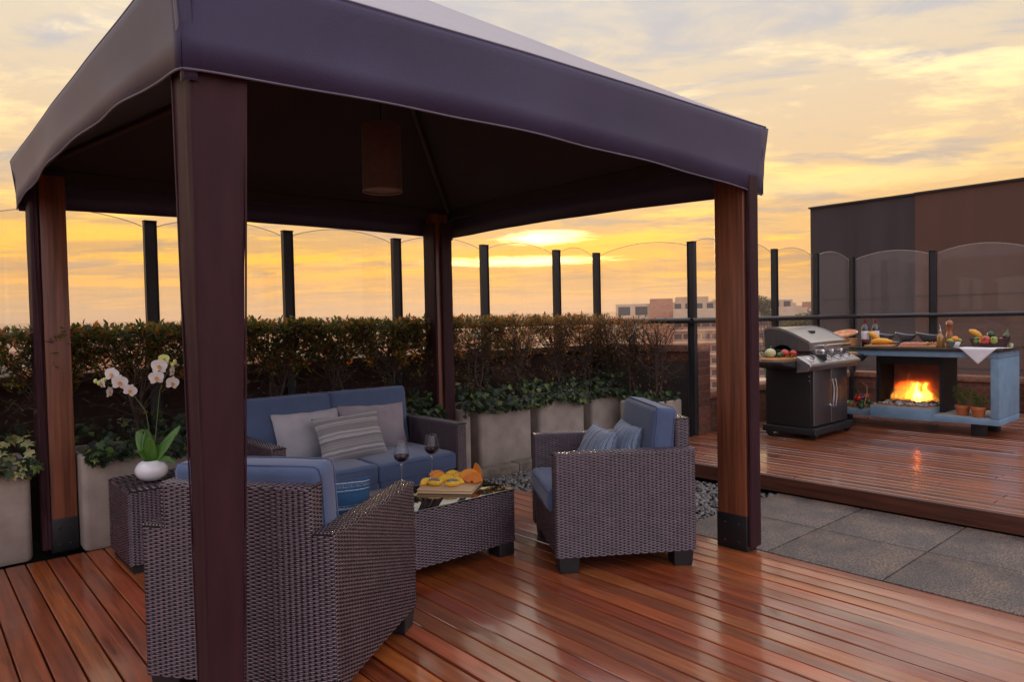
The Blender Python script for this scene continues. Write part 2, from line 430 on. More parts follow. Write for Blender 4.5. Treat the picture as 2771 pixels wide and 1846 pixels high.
def thin_glass(name, tint, haze, ior=1.35, hz=(.75,.7,.66)):
    m, t, b = newmat(name)
    t.n.remove(b)
    tr = t.new('ShaderNodeBsdfTransparent'); tr.inputs[0].default_value = (*tint, 1)
    gl = t.new('ShaderNodeBsdfGlossy'); gl.inputs['Roughness'].default_value = .02
    fr = t.new('ShaderNodeFresnel'); t.inp(fr.inputs[0], t.math('MULTIPLY_ADD', t.new('ShaderNodeNewGeometry').outputs['Backfacing'], 1/ior-ior, ior))
    df = t.new('ShaderNodeBsdfDiffuse'); df.inputs[0].default_value = (*hz, 1)
    tc = t.new('ShaderNodeTexCoord').outputs['Object']
    h = t.math('MULTIPLY', t.math('MULTIPLY_ADD', t.noise(t.vec(tc, (40, 40, 1.0)), 1.2, 4), .7, .65), haze)
    m1 = t.new('ShaderNodeMixShader'); t.inp(m1.inputs[0], h); t.link(tr.outputs[0], m1.inputs[1]); t.link(df.outputs[0], m1.inputs[2])
    m2 = t.new('ShaderNodeMixShader'); t.inp(m2.inputs[0], t.math('MULTIPLY', fr.outputs[0], 1.0)); t.link(m1.outputs[0], m2.inputs[1]); t.link(gl.outputs[0], m2.inputs[2])
    t.link(m2.outputs[0], t.n['Material Output'].inputs[0])
    return m
MAT['pane'] = thin_glass('screen_glass', (.985, .98, .97), .045)
MAT['wineglass'] = thin_glass('crystal', (.985, .985, .985), .006, 1.42, hz=(.9,.9,.9))
MAT['pane_edge'] = thin_glass('glass_edge', (.80, .76, .68), .30, 1.2)
MAT['solid_glass'] = glassm('solid_crystal', (.97, .97, .98), 0.0, 1.5)
MAT['wine'] = M('red_wine', (.020, .002, .003), rough=.03, spec=.7)
MAT['oil'] = M('olive_oil', (.30, .14, .015), (.26, .11, .012), rough=.05, coat=1, spec=.6)
MAT['shelfglass'] = thin_glass('smoked_shelf_glass', (.30, .26, .24), .05)
def brickmat(name, horiz, c1, c2, mortar, soldier=False):
    m, t, b = newmat(name); setp(b, .85, 0, .3)
    tc = t.new('ShaderNodeTexCoord').outputs['Object']
    s = t.new('ShaderNodeSeparateXYZ'); t.link(tc, s.inputs[0])
    cb = t.new('ShaderNodeCombineXYZ'); t.link(s.outputs[horiz], cb.inputs[0]); t.link(s.outputs[2], cb.inputs[1])
    br = t.new('ShaderNodeTexBrick'); t.link(cb.outputs[0], br.inputs[0])
    br.inputs['Scale'].default_value = 1; br.inputs['Brick Width'].default_value = .075 if soldier else .23
    br.inputs['Row Height'].default_value = .5 if soldier else .082; br.inputs['Mortar Size'].default_value = .007; br.offset = 0 if soldier else .5
    br.inputs['Color1'].default_value = (*c1, 1); br.inputs['Color2'].default_value = (*c2, 1); br.inputs['Mortar'].default_value = (*mortar, 1)
    br.inputs['Bias'].default_value = 0
    n = t.noise(tc, 24, 5)
    t.link(t.mix(1.0, br.outputs[0], t.ramp(n, [(.3, (.6, .6, .6)), (.7, (1.2, 1.15, 1.1))]), 'MULTIPLY'), b.inputs['Base Color'])
    h = t.math('ADD', t.math('MULTIPLY', br.outputs['Fac'], -1.0), t.math('MULTIPLY', n, .3))
    t.link(t.bump(h, .6, .008), b.inputs['Normal'])
    return m
for ax, nm in ((0, 'x'), (1, 'y')):
    MAT['brick_'+nm] = brickmat('brick_'+nm, ax, (.17, .062, .038), (.10, .04, .027), (.11, .085, .07))
    if nm == 'x': MAT['render_dark'] = M('shaded_render', (.060, .050, .042), (.034, .029, .026), scale=5, rough=.9, bump=.2, bscale=40, detail=8); MAT['cope_shaded'] = brickmat('coping_in_shade', 0, (.10, .052, .035), (.07, .036, .025), (.06, .045, .036), True)  # concrete render and coping brick, both darkened for the shade by the hedge
    if nm == 'x': MAT['brick_shaded'] = brickmat('brick_in_shade', 0, (.055, .026, .018), (.035, .018, .013), (.04, .03, .024))  # same brick with the shade behind the hedge put into its colour
    MAT['cope_'+nm] = brickmat('coping_brick_'+nm, ax, (.30, .13, .075), (.22, .09, .055), (.20, .16, .13), True)
MAT['facade_dark'] = M('facade_charcoal', (.050, .038, .041), (.034, .026, .029), scale=1.2, stretch=(1,2.2,.35), rough=.85, bump=.2, bscale=160, detail=12)
MAT['facade_brown'] = M('facade_brown', (.112, .054, .037), (.094, .045, .031), scale=1.2, stretch=(1,2.2,.35), rough=.85, bump=.2, bscale=160, detail=12)
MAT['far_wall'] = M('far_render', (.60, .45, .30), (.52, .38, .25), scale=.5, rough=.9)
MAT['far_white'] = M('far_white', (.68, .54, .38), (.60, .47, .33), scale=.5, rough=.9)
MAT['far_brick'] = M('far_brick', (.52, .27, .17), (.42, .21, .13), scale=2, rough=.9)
MAT['far_win'] = M('far_window', (.07, .075, .09), rough=.15, spec=.6)
MAT['roof_grey'] = M('roof_grey', (.22, .21, .20), (.15, .145, .14), scale=.6, rough=.9)
MAT['plain'] = M('plain_earth', (.46, .29, .19), (.30, .19, .12), scale=.02, rough=.95, detail=9)
MAT['hill'] = M('hill_earth', (.13, .13, .10), (.08, .09, .07), scale=.002, rough=.95)
def flame(name, s):
    m, t, b = newmat(name); t.n.remove(b)
    tc = t.new('ShaderNodeTexCoord').outputs['Object']
    sx = t.new('ShaderNodeSeparateXYZ'); t.link(tc, sx.inputs[0])
    n = t.noise(t.vec(tc, (1, 1, .4)), 30, 3, .6, 1.0)
    f = t.math('ADD', t.math('MULTIPLY', sx.outputs[2], 2.1), t.math('MULTIPLY', n, .45))
    n = t.noise(t.vec(tc, (1, 1, .35)), 42, 3, .6, 1.4)
    em = t.new('ShaderNodeEmission'); t.link(t.ramp(f, [(.15, (1.0, .50, .085)), (.55, (1.0, .36, .04)), (1.0, (1.0, .17, .012))]), em.inputs[0])
    t.inp(em.inputs[1], t.math('MULTIPLY', t.math('MULTIPLY_ADD', t.ss(n, .47, .62), 1.5, .05), s))
    t.link(em.outputs[0], t.n['Material Output'].inputs['Volume'])
    m.cycles.volume_step_rate = .12 if hasattr(m.cycles, 'volume_step_rate') else 1
    return m
MAT['flame'] = flame('flame', FIRE)
# ------------------------------------------------------------------ camera
cam = bpy.data.cameras.new('camera'); co = bpy.data.objects.new('camera', cam); COL.objects.link(co)
rows = [(0.75292558, -0.65779195, -0.02031815), (0.03425067, 0.00833499, 0.99937852), (0.65721379, 0.75315356, -0.02880544)]
r_, u_, f_ = [Vector(x) for x in rows]
m3 = Matrix((r_, u_, -f_)).transposed()
co.matrix_world = Matrix.Translation((0, 0, 1.35)) @ m3.to_4x4()
cam.sensor_width = 36; cam.lens = 1899.34/2771*36; cam.clip_start = .05; cam.clip_end = 30000
scene.camera = co
scene.render.engine = 'CYCLES'
scene.view_settings.view_transform = 'Standard'; scene.view_settings.look = 'None'
scene.view_settings.exposure = EXPO; scene.view_settings.gamma = 1
scene.cycles.use_denoising = True
scene.cycles.max_bounces = 8; scene.cycles.transparent_max_bounces = 24; scene.cycles.transmission_bounces = 8
scene.cycles.sample_clamp_indirect = 6; scene.cycles.caustics_reflective = False; scene.cycles.caustics_refractive = False
scene.cycles.volume_bounces = 0

# ------------------------------------------------------------------ sky and sun
SAZ, SEL = R(46.2), R(5.4)
w = bpy.data.worlds.new('World'); scene.world = w; w.use_nodes = True
t = NT(w.node_tree); bg = t.n['Background']; outp = t.n['World Output']
sky = t.new('ShaderNodeTexSky'); sky.sky_type = 'NISHITA'; sky.sun_disc = False
sky.sun_elevation = SEL; sky.sun_rotation = PI/2 - SAZ; sky.altitude = 2600; sky.dust_density = 1.0
t.link(sky.outputs[0], bg.inputs[0]); bg.inputs[1].default_value = NISH
gen = t.new('ShaderNodeTexCoord').outputs['Generated']
def dot(v):
    nd = t.new('ShaderNodeVectorMath'); nd.operation = 'DOT_PRODUCT'; t.link(gen, nd.inputs[0]); nd.inputs[1].default_value = v
    return nd.outputs['Value']
a = dot((cos(SAZ), sin(SAZ), 0)); c = dot((sin(SAZ), -cos(SAZ), 0)); z = dot((0, 0, 1))
zz = t.math('ADD', t.math('MAXIMUM', z, 0.0), .07)
px_ = t.math('DIVIDE', c, zz); py_ = t.math('DIVIDE', a, zz)
pv = t.new('ShaderNodeCombineXYZ'); t.link(px_, pv.inputs[0]); t.link(py_, pv.inputs[1])
n1 = t.noise(t.vec(pv.outputs[0], (1.1, 1.7, 1), (3.1, 1.7, 0)), 1.0, 10, .58, .5)
n2 = t.noise(t.vec(pv.outputs[0], (.95, 1.9, 1), (8.3, 4.2, 0)), 1.0, 10, .58, .6)
n3 = t.noise(t.vec(pv.outputs[0], (3.2, 4.0, 1), (1.3, 9.2, 0)), 1.0, 7, .62, .8)
n4 = t.noise(t.vec(pv.outputs[0], (.30, .80, 1), (5.5, 2.2, 0)), 1.0, 4, .5, .2)
base = t.ramp(z, [(0, (.42, .34, .23)), (.018, (.48, .33, .17)), (.035, (.55, .31, .11)), (.07, (.58, .29, .06)), (.13, (.54, .32, .11)), (.21, (.52, .37, .21)), (.32, (.50, .41, .29)), (.5, (.47, .45, .41)), (1, (.5, .5, .62))])
hig = t.ramp(z, [(0, (.66, .40, .17)), (.03, (.80, .38, .04)), (.07, (.86, .43, .0)), (.11, (.86, .47, .03)), (.17, (.82, .52, .14)), (.27, (.80, .60, .31)), (.45, (.74, .61, .40)), (1, (.7, .7, .75))])
gry = t.ramp(z, [(0, (.44, .31, .18)), (.05, (.40, .235, .10)), (.12, (.33, .24, .16)), (.2, (.325, .285, .25)), (.32, (.33, .325, .335)), (.6, (.36, .37, .41)), (1, (.42, .42, .52))])
hi_m = t.ss(t.math('ADD', t.math('MULTIPLY_ADD', n3, .35, n1), t.math('MULTIPLY', n4, .5)), .90, 1.08)
gr_m = t.ss(t.math('ADD', t.math('MULTIPLY_ADD', n3, .40, n2), t.math('MULTIPLY', n4, -.4)), .50, .68)
skyc = t.mix(t.math('MULTIPLY', gr_m, .88), base, gry)
skyc = t.mix(t.math('MULTIPLY', hi_m, .95), skyc, hig)
# gaps in the cloud where the sun burns through
def gap(c0, z0, sc, sz, col, skyc, k=.35):
    d = t.math('ADD', t.math('POWER', t.math('ABSOLUTE', t.math('DIVIDE', t.math('SUBTRACT', c, c0), sc)), 2.0),
               t.math('POWER', t.math('ABSOLUTE', t.math('DIVIDE', t.math('SUBTRACT', z, z0), sz)), 2.0))
    d = t.math('ADD', d, t.math('MULTIPLY_ADD', n3, 2.4, -1.2))
    g = t.math('SUBTRACT', 1.0, t.ss(d, -.3, 1.1))
    return t.mix(t.math('MULTIPLY', g, k), skyc, col)
skyc = gap(0.0, .092, .30, .030, (1.0, .45, .0), skyc, .85)
skyc = gap(-.40, .088, .26, .012, (1.05, .50, .0), skyc, .9)
skyc = gap(-.46, .058, .30, .007, (.95, .40, .02), skyc, .8)
skyc = gap(-.60, .118, .20, .014, (1.0, .52, .03), skyc, .8)
skyc = gap(-.22, .070, .16, .008, (1.0, .45, .0), skyc, .85)
skyc = gap(.36, .17, .25, .02, (.86, .60, .22), skyc, .6)
skyc = gap(.0, .030, .30, .006, (1.0, .45, .06), skyc, .55)
skyc = gap(-.03, .084, .15, .0085, (2.6, 2.1, .75), skyc, .98)
skyc = gap(.005, .116, .075, .012, (2.4, 1.9, .75), skyc, .97)
# out-of-view sky at the left, dimmed to shade that side of the terrace
dk = dot((cos(R(150)), sin(R(150)), 0))
# dusk side of the sky: cooler and violet
bk = t.ss(t.math('MULTIPLY_ADD', z, -.35, a), -.55, .38)
back = t.ramp(z, [(0, BACK0), (.25, BACK1), (1, BACK2)])
zen = t.ss(z, .42, .85)
back = t.mix(t.math('MULTIPLY', t.ss(dk, .15, .9), .62), back, (.10, .09, .12))
skyc = t.mix(bk, back, skyc)
skyc = t.mix(zen, skyc, ZEN)
skyc = t.mix(t.ss(z, -.06, -.01), (.16, .13, .10), skyc)
bg2 = t.new('ShaderNodeBackground'); t.link(skyc, bg2.inputs[0]); bg2.inputs[1].default_value = SKYK
ad = t.new('ShaderNodeAddShader'); t.link(bg.outputs[0], ad.inputs[0]); t.link(bg2.outputs[0], ad.inputs[1]); t.link(ad.outputs[0], outp.inputs[0])

sl = bpy.data.lights.new('sun', 'SUN'); so = bpy.data.objects.new('sun', sl); COL.objects.link(so)
sl.energy = SUNK; sl.angle = R(SUNA); sl.color = (1.0, .62, .30)
sd = Vector((cos(SEL)*cos(SAZ), cos(SEL)*sin(SAZ), sin(SEL)))
so.rotation_euler = sd.to_track_quat('Z', 'Y').to_euler(); so.location = sd*50

# ------------------------------------------------------------------ ground, hills
mb = MB(); N = 48
vs = [(0, 0, -26)]; fs = []
rr = [30, 80, 200, 500, 1200, 3000, 6000, 9500]
for r in rr:
    for k in range(N):
        an = 2*PI*k/N
        vs.append((r*cos(an), r*sin(an), -26))
for k in range(N): fs.append((0, 1+k, 1+(k+1) % N))
for i in range(len(rr)-1):
    for k in range(N):
        k2 = (k+1) % N
        fs.append((1+i*N+k, 1+(i+1)*N+k, 1+(i+1)*N+k2, 1+i*N+k2))
mb.add(vs, fs); tag(mb.build('ground', MAT['plain'], recalc=False), kind='structure')
mb = MB()
def hill(u, v):
    an = R(-15) + u*R(125)
    h = 112 + 26*mnoise.noise(Vector((an*3.4, 1.3, 0))) + 9*mnoise.noise(Vector((an*17, 4.3, 0)))
    r = 8200 + v*900
    k = sin(PI*v)
    return (r*cos(an), r*sin(an), -27 + h*k + 6*mnoise.noise(Vector((an*60, v*3, 0)))*k)
mb.grid(hill, 220, 6); tag(mb.build('hills', MAT['hill'], smooth=180), kind='structure')
# distant low city, far away, reads as one mass
mb = MB(); rng = random.Random(3)
for i in range(900):
    an = R(rng.uniform(0, 95)); d = 160*(3200/160)**rng.random()
    if d < 330 and R(22) < an < R(44): continue
    x, y = d*cos(an), d*sin(an); ww, dd, hh = rng.uniform(8, 28), rng.uniform(8, 24), rng.uniform(4, 15)
    ro = Matrix.Translation((x, y, -26)) @ Matrix.Rotation(rng.uniform(0, 1.5), 4, 'Z')
    mb.box(-ww/2, ww/2, -dd/2, dd/2, 0, hh, rng.choice((0, 1, 1, 1, 2)), ro)
tag(mb.build('distant_city', [MAT['far_wall'], MAT['far_brick'], MAT['roof_grey']]), kind='stuff')

# ------------------------------------------------------------------ roof terrace floor
mb = MB(); mb.box(-8, 10.25, -7, 5.7, -3, -.05); tag(mb.build('roof_slab', MAT['dark']), kind='structure')
def boards(name, x0, x1, y0, y1, pitch, gap, ztop, th, mat, joints=None, seed=1):
    rng = random.Random(seed); mb = MB(); x = x1
    while x - pitch >= x0 - 1e-6:
        a, b = x-pitch+gap, x
        cuts = [y0, y1]
        if joints:
            yy = y0 + rng.uniform(.3, joints)
            while yy < y1-.3:
                cuts.insert(-1, yy); yy += joints*rng.uniform(.8, 1.3)
        for i in range(len(cuts)-1):
            p, q = cuts[i]+(.0025 if i else 0), cuts[i+1]-(.0025 if i < len(cuts)-2 else 0)
            c_ = .0035; dz = rng.uniform(-.0012, .0012); tl = rng.uniform(-.001, .001)
            z1 = ztop+dz
            prof = [(a, ztop-th), (a, z1-c_+tl), (a+c_, z1+tl), ((a+b)/2, z1+.0006), (b-c_, z1-tl), (b, z1-c_-tl), (b, ztop-th)]
            mb.prism(prof, p, q, 'y')
        x -= pitch
    return tag(mb.build(name, mat, smooth=32), kind='structure')
boards('deck', -3.4, 3.685, -3.2, 4.885, .0995, .0075, 0, .035, MAT['deck'], None, 1)
boards('raised_deck', 5.03, 10.06, -2.4, 4.22, .0985, .005, .12, .03, MAT['deck2'], 2.3, 2)
mb = MB(); mb.box(5.0, 5.026, -2.4, 4.22, .004, .117); mb.box(5.026, 10.0, 4.195, 4.219, -.045, .085)
tag(mb.build('raised_deck_fascia', MAT['fascia'], bevel=.003), kind='structure')
mb = MB()
ys = [2.684, 2.057, 1.432, .807, .182, -.443, -1.068, -1.7]; xs = [3.70, 4.327, 4.953, 4.996]
for i in range(3):
    for j in range(7):
        e = .0035
        mb.rbox(xs[i]+e, xs[i+1]-e, ys[j+1]+e, ys[j]-e, -.05, -.002+random.uniform(-.001, .001), .004, 1)
tag(mb.build('paving', MAT['slab'], smooth=30), kind='structure')
mb = MB(); rng = random.Random(5)
ico = [(0, .526, .851), (0, -.526, .851), (.526, .851, 0), (-.526, .851, 0), (.851, 0, .526), (-.851, 0, .526)]
ico = ico + [tuple(-q for q in p) for p in ico]
import bmesh
bm = bmesh.new(); bmesh.ops.create_icosphere(bm, subdivisions=1, radius=1)
ICOV = [tuple(v.co) for v in bm.verts]; bm.verts.index_update(); ICOF = [tuple(v.index for v in f.verts) for f in bm.faces]; bm.free()
def pebbles(mb, n, x0, x1, y0, y1, z, s0, s1, rng, mi=0):
    for i in range(n):
        s = rng.uniform(s0, s1)
        Mx = Matrix.Translation((rng.uniform(x0, x1), rng.uniform(y0, y1), z+rng.uniform(0, .014))) @ Euler((rng.uniform(-.5, .5), rng.uniform(-.5, .5), rng.uniform(0, 6.3))).to_matrix().to_4x4() @ Matrix.Diagonal((s*rng.uniform(.8, 1.5), s*rng.uniform(.7, 1.1), s*rng.uniform(.45, .75), 1))
        mb.add(ICOV, ICOF, mi, Mx)
pebbles(mb, 5200, 3.70, 4.99, 2.70, 4.72, -.035, .010, .019, rng)
pebbles(mb, 900, 5.0, 5.9, 4.22, 4.75, -.035, .010, .019, rng)
tag(mb.build('gravel', MAT['gravel'], smooth=60, recalc=False), kind='stuff')
mb = MB()
for i in range(5):
    x = 3.70+i*.5; mb.rbox(x, x+.495, 4.74, 4.875, -.05, .055+random.uniform(-.003, .003), .008, 2)
tag(mb.build('kerb', MAT['kerb'], smooth=40), kind='structure')

# ------------------------------------------------------------------ planters
def planter(x0, x1, y0, d, h, label, cat='planter'):
    tl = thing('concrete_planter', label, cat, ((x0+x1)/2, y0+d/2, 0), 0, 'concrete planters under the hedge')
    hw = (x1-x0)/2; hd = d/2; wt = .03; r = .035
    mb = MB()
    def disp(o, dd):
        return o
    # four rounded walls as a tube with an open top
    def outline(hw, hd, r, n=5):
        pts = []
        for cx_, cy_, a0 in ((hw-r, hd-r, 0), (-hw+r, hd-r, 90), (-hw+r, -hd+r, 180), (hw-r, -hd+r, 270)):
            for k in range(n+1):
                an = R(a0+90*k/n); pts.append((cx_+r*cos(an), cy_+r*sin(an)))
        return pts
    o1 = outline(hw, hd, r); o2 = outline(hw-wt, hd-wt, .01)
    prof = [(o1, 0, .02), (o1, .02, 0), (o1, h*.5, 0), (o1, h-.02, 0), (o1, h-.005, .008), (o1, h, .02), (o2, h-.002, 0), (o2, h-.09, 0)]
    vs = []; fs = []
    n = len(o1)
    for (o_, z_, s_) in prof:
        for (px, py) in o_:
            vs.append((px*(1-s_/hw*.5), py*(1-s_/hd*.5), z_))
    for i in range(len(prof)-1):
        for k in range(n):
            k2 = (k+1) % n; fs.append((i*n+k, i*n+k2, (i+1)*n+k2, (i+1)*n+k))
    fs.append(tuple(reversed(range(n))))
    mb.add(vs, fs); mb.build('trough', MAT['concrete'], tl, smooth=45)
    mb = MB(); mb.grid(lambda u, v: ((u-.5)*2*(hw-wt), (v-.5)*2*(hd-wt), h-.07+.02*mnoise.noise(Vector((u*4, v*4, x0)))), 8, 6)
    mb.build('soil', MAT['soil'], tl, smooth=180)
    return tl
PL = [(-.72, -.18, 4.93, 'concrete planter at the left edge of the terrace, mostly out of sight'),
      (-.09, .55, 4.93, 'pale concrete planter with cream edged ivy, left of the corner post by the side table'),
      (.80, 1.43, 4.89, 'concrete planter half hidden behind the wicker side table with the orchid'),
      (1.53, 2.16, 4.89, 'concrete planter behind the left half of the sofa'),
      (2.26, 2.84, 4.89, 'concrete planter behind the middle of the sofa'),
      (2.90, 3.44, 4.89, 'concrete planter behind the right arm of the sofa'),
      (3.655, 3.777, 4.89, 'narrow slice of concrete planter beside the far corner post'),
      (3.865, 4.498, 4.89, 'concrete planter seen whole between the sofa and the right armchair'),
      (4.60, 5.234, 4.89, 'round shouldered concrete planter just left of the right armchair back'),
      (5.351, 6.00, 4.89, 'concrete planter directly behind the far arm of the right armchair')]
for x0, x1, y0, lb in PL: planter(x0, x1, y0, 5.40-y0, .58, lb)
planter(5.60, 6.12, 4.33, .42, .50, 'small weathered concrete planter in front of the brick pier')

# ------------------------------------------------------------------ brick parapets
def parapet(name, label, x0, x1, y0, y1, z0, z1, ax, capw=.02, bm_=None):
    tl = thing(name, label, 'wall', ((x0+x1)/2, (y0+y1)/2, 0))
    cx_, cy_ = (x0+x1)/2, (y0+y1)/2
    mb = MB(); mb.box(x0-cx_, x1-cx_, y0-cy_, y1-cy_, z0, z1-.075); mb.build('brickwork', MAT[bm_ or 'brick_'+ax], tl)
    mb = MB()
    if ax == 'x': mb.rbox(x0-cx_, x1-cx_, y0-cy_-capw, y1-cy_+capw, z1-.075, z1, .01)
    else: mb.rbox(x0-cx_-capw, x1-cx_+capw, y0-cy_, y1-cy_, z1-.075, z1, .01)
    mb.build('coping', MAT['cope_shaded' if bm_ else 'cope_'+ax], tl, smooth=40)
    return tl
parapet('parapet_wall', 'dark brick parapet wall running behind the clipped hedge', -3, 6.215, 5.585, 5.79, -.2, 1.05, 'x', bm_='brick_shaded')
parapet('parapet_wall', 'short brick parapet ending in a pier beside the last hedge shrub', 6.215, 6.43, 4.20, 5.79, -.2, 1.06, 'y')
for ob_ in list(bpy.data.objects):
    if ob_.name == 'brickwork.001':
        mb = MB(); mb.box(-.1085, -.105, -.76, .765, -.1, .86); mb.build('render_coat', MAT['render_dark'], ob_.parent)
parapet('parapet_wall', 'low brick wall under the glass screen behind the barbecue grill', 6.43, 10.29, 4.302, 4.51, -.2, .54, 'x')
parapet('parapet_wall', 'low brick wall behind the blue fireplace counter', 10.082, 10.29, -3.0, 4.302, -.2, .54, 'y')

# ------------------------------------------------------------------ glass screens: posts, panes, rail
def screen(label, p0, dirv, stops, zb, zt, first=True, last=True, rail_off=-.06, r0=0, r1=0, zlo=.1):
    d = Vector(dirv); nrm = Vector((d.y, -d.x, 0))  # towards the terrace
    tl = thing('glass_screen', label, 'glass fence', p0, math.atan2(d.y, d.x), 'glass windbreak around the terrace')
    for i, s in enumerate(stops):
        if (i == 0 and not first) or (i == len(stops)-1 and not last): continue
        mb = MB()
        fl, wb, dp = .0065, .084, .055
        mb.box(s-wb/2, s-wb/2+fl, -dp/2, dp/2, zlo, zt); mb.box(s+wb/2-fl, s+wb/2, -dp/2, dp/2, zlo, zt)
        mb.box(s-wb/2+fl, s+wb/2-fl, -.014, .014, zlo, zt-.002)
        mb.box(s-wb/2-.003, s+wb/2+.003, -dp/2-.003, dp/2+.003, zt-.0005, zt+.006)
        mb.build('post', MAT['steel'], tl, bevel=.002, seg=1)
    for i in range(len(stops)-1):
        a_, b_ = stops[i]+.046, stops[i+1]-.046
        def f(u, v, y):
            top = zt - .035 + .085*sin(PI*min(1, max(0, u)))**.8
            return (a_+(b_-a_)*u, y, zb+.012 + (top-zb-.012)*v)
        mb = MB(); n = 20
        mb.grid(lambda u, v: f(u, v, .020), n, 1); mb.grid(lambda u, v: f(u, v, .028), n, 1, flip=True)
        pn_ = mb.build('glass_pane', MAT['pane'], tl)
        mb = MB(); mb.tube([(f(u/n, 1, 0)[0], .024, f(u/n, 1, 0)[2]+.001) for u in range(n+1)], .0045, 5, cap=False); mb.build('polished_edge', MAT['pane_edge'], pn_, smooth=180)
    mb = MB(); y = rail_off
    mb.tube([(stops[0]+r0, y, 1.315), ((stops[0]+stops[-1])/2, y, 1.315), (stops[-1]+r1, y, 1.315)], .03, 12)
    mb.build('rail', MAT['rail'], tl, smooth=60)
    return tl
screen('arched glass windbreak on black posts behind the hedge', (0, 5.55, 0), (1, 0, 0), [-1.70, -.67, .36, 1.39, 2.42, 3.455, 4.49, 5.52, 6.18], 1.05, 2.12, r1=-.03)
screen('short glass windbreak turning toward the barbecue at the hedge end', (6.18, 5.55, 0), (0, -1, 0), [0, 1.31], 1.06, 2.125, first=False, rail_off=-.06, r0=.05, r1=.03)
screen('glass windbreak standing behind the barbecue grill', (6.18, 4.27, 0), (1, 0, 0), [0, .87, 1.74, 2.80, 3.87], .54, 2.14, first=False, rail_off=-.06, r0=-.06, r1=-.03)
screen('glass windbreak in front of the two tone building', (10.05, 4.27, 0), (0, -1, 0), [0, 1.02, 2.05, 3.08, 4.10, 5.1], .54, 2.14, first=False, rail_off=-.06, r0=.03)

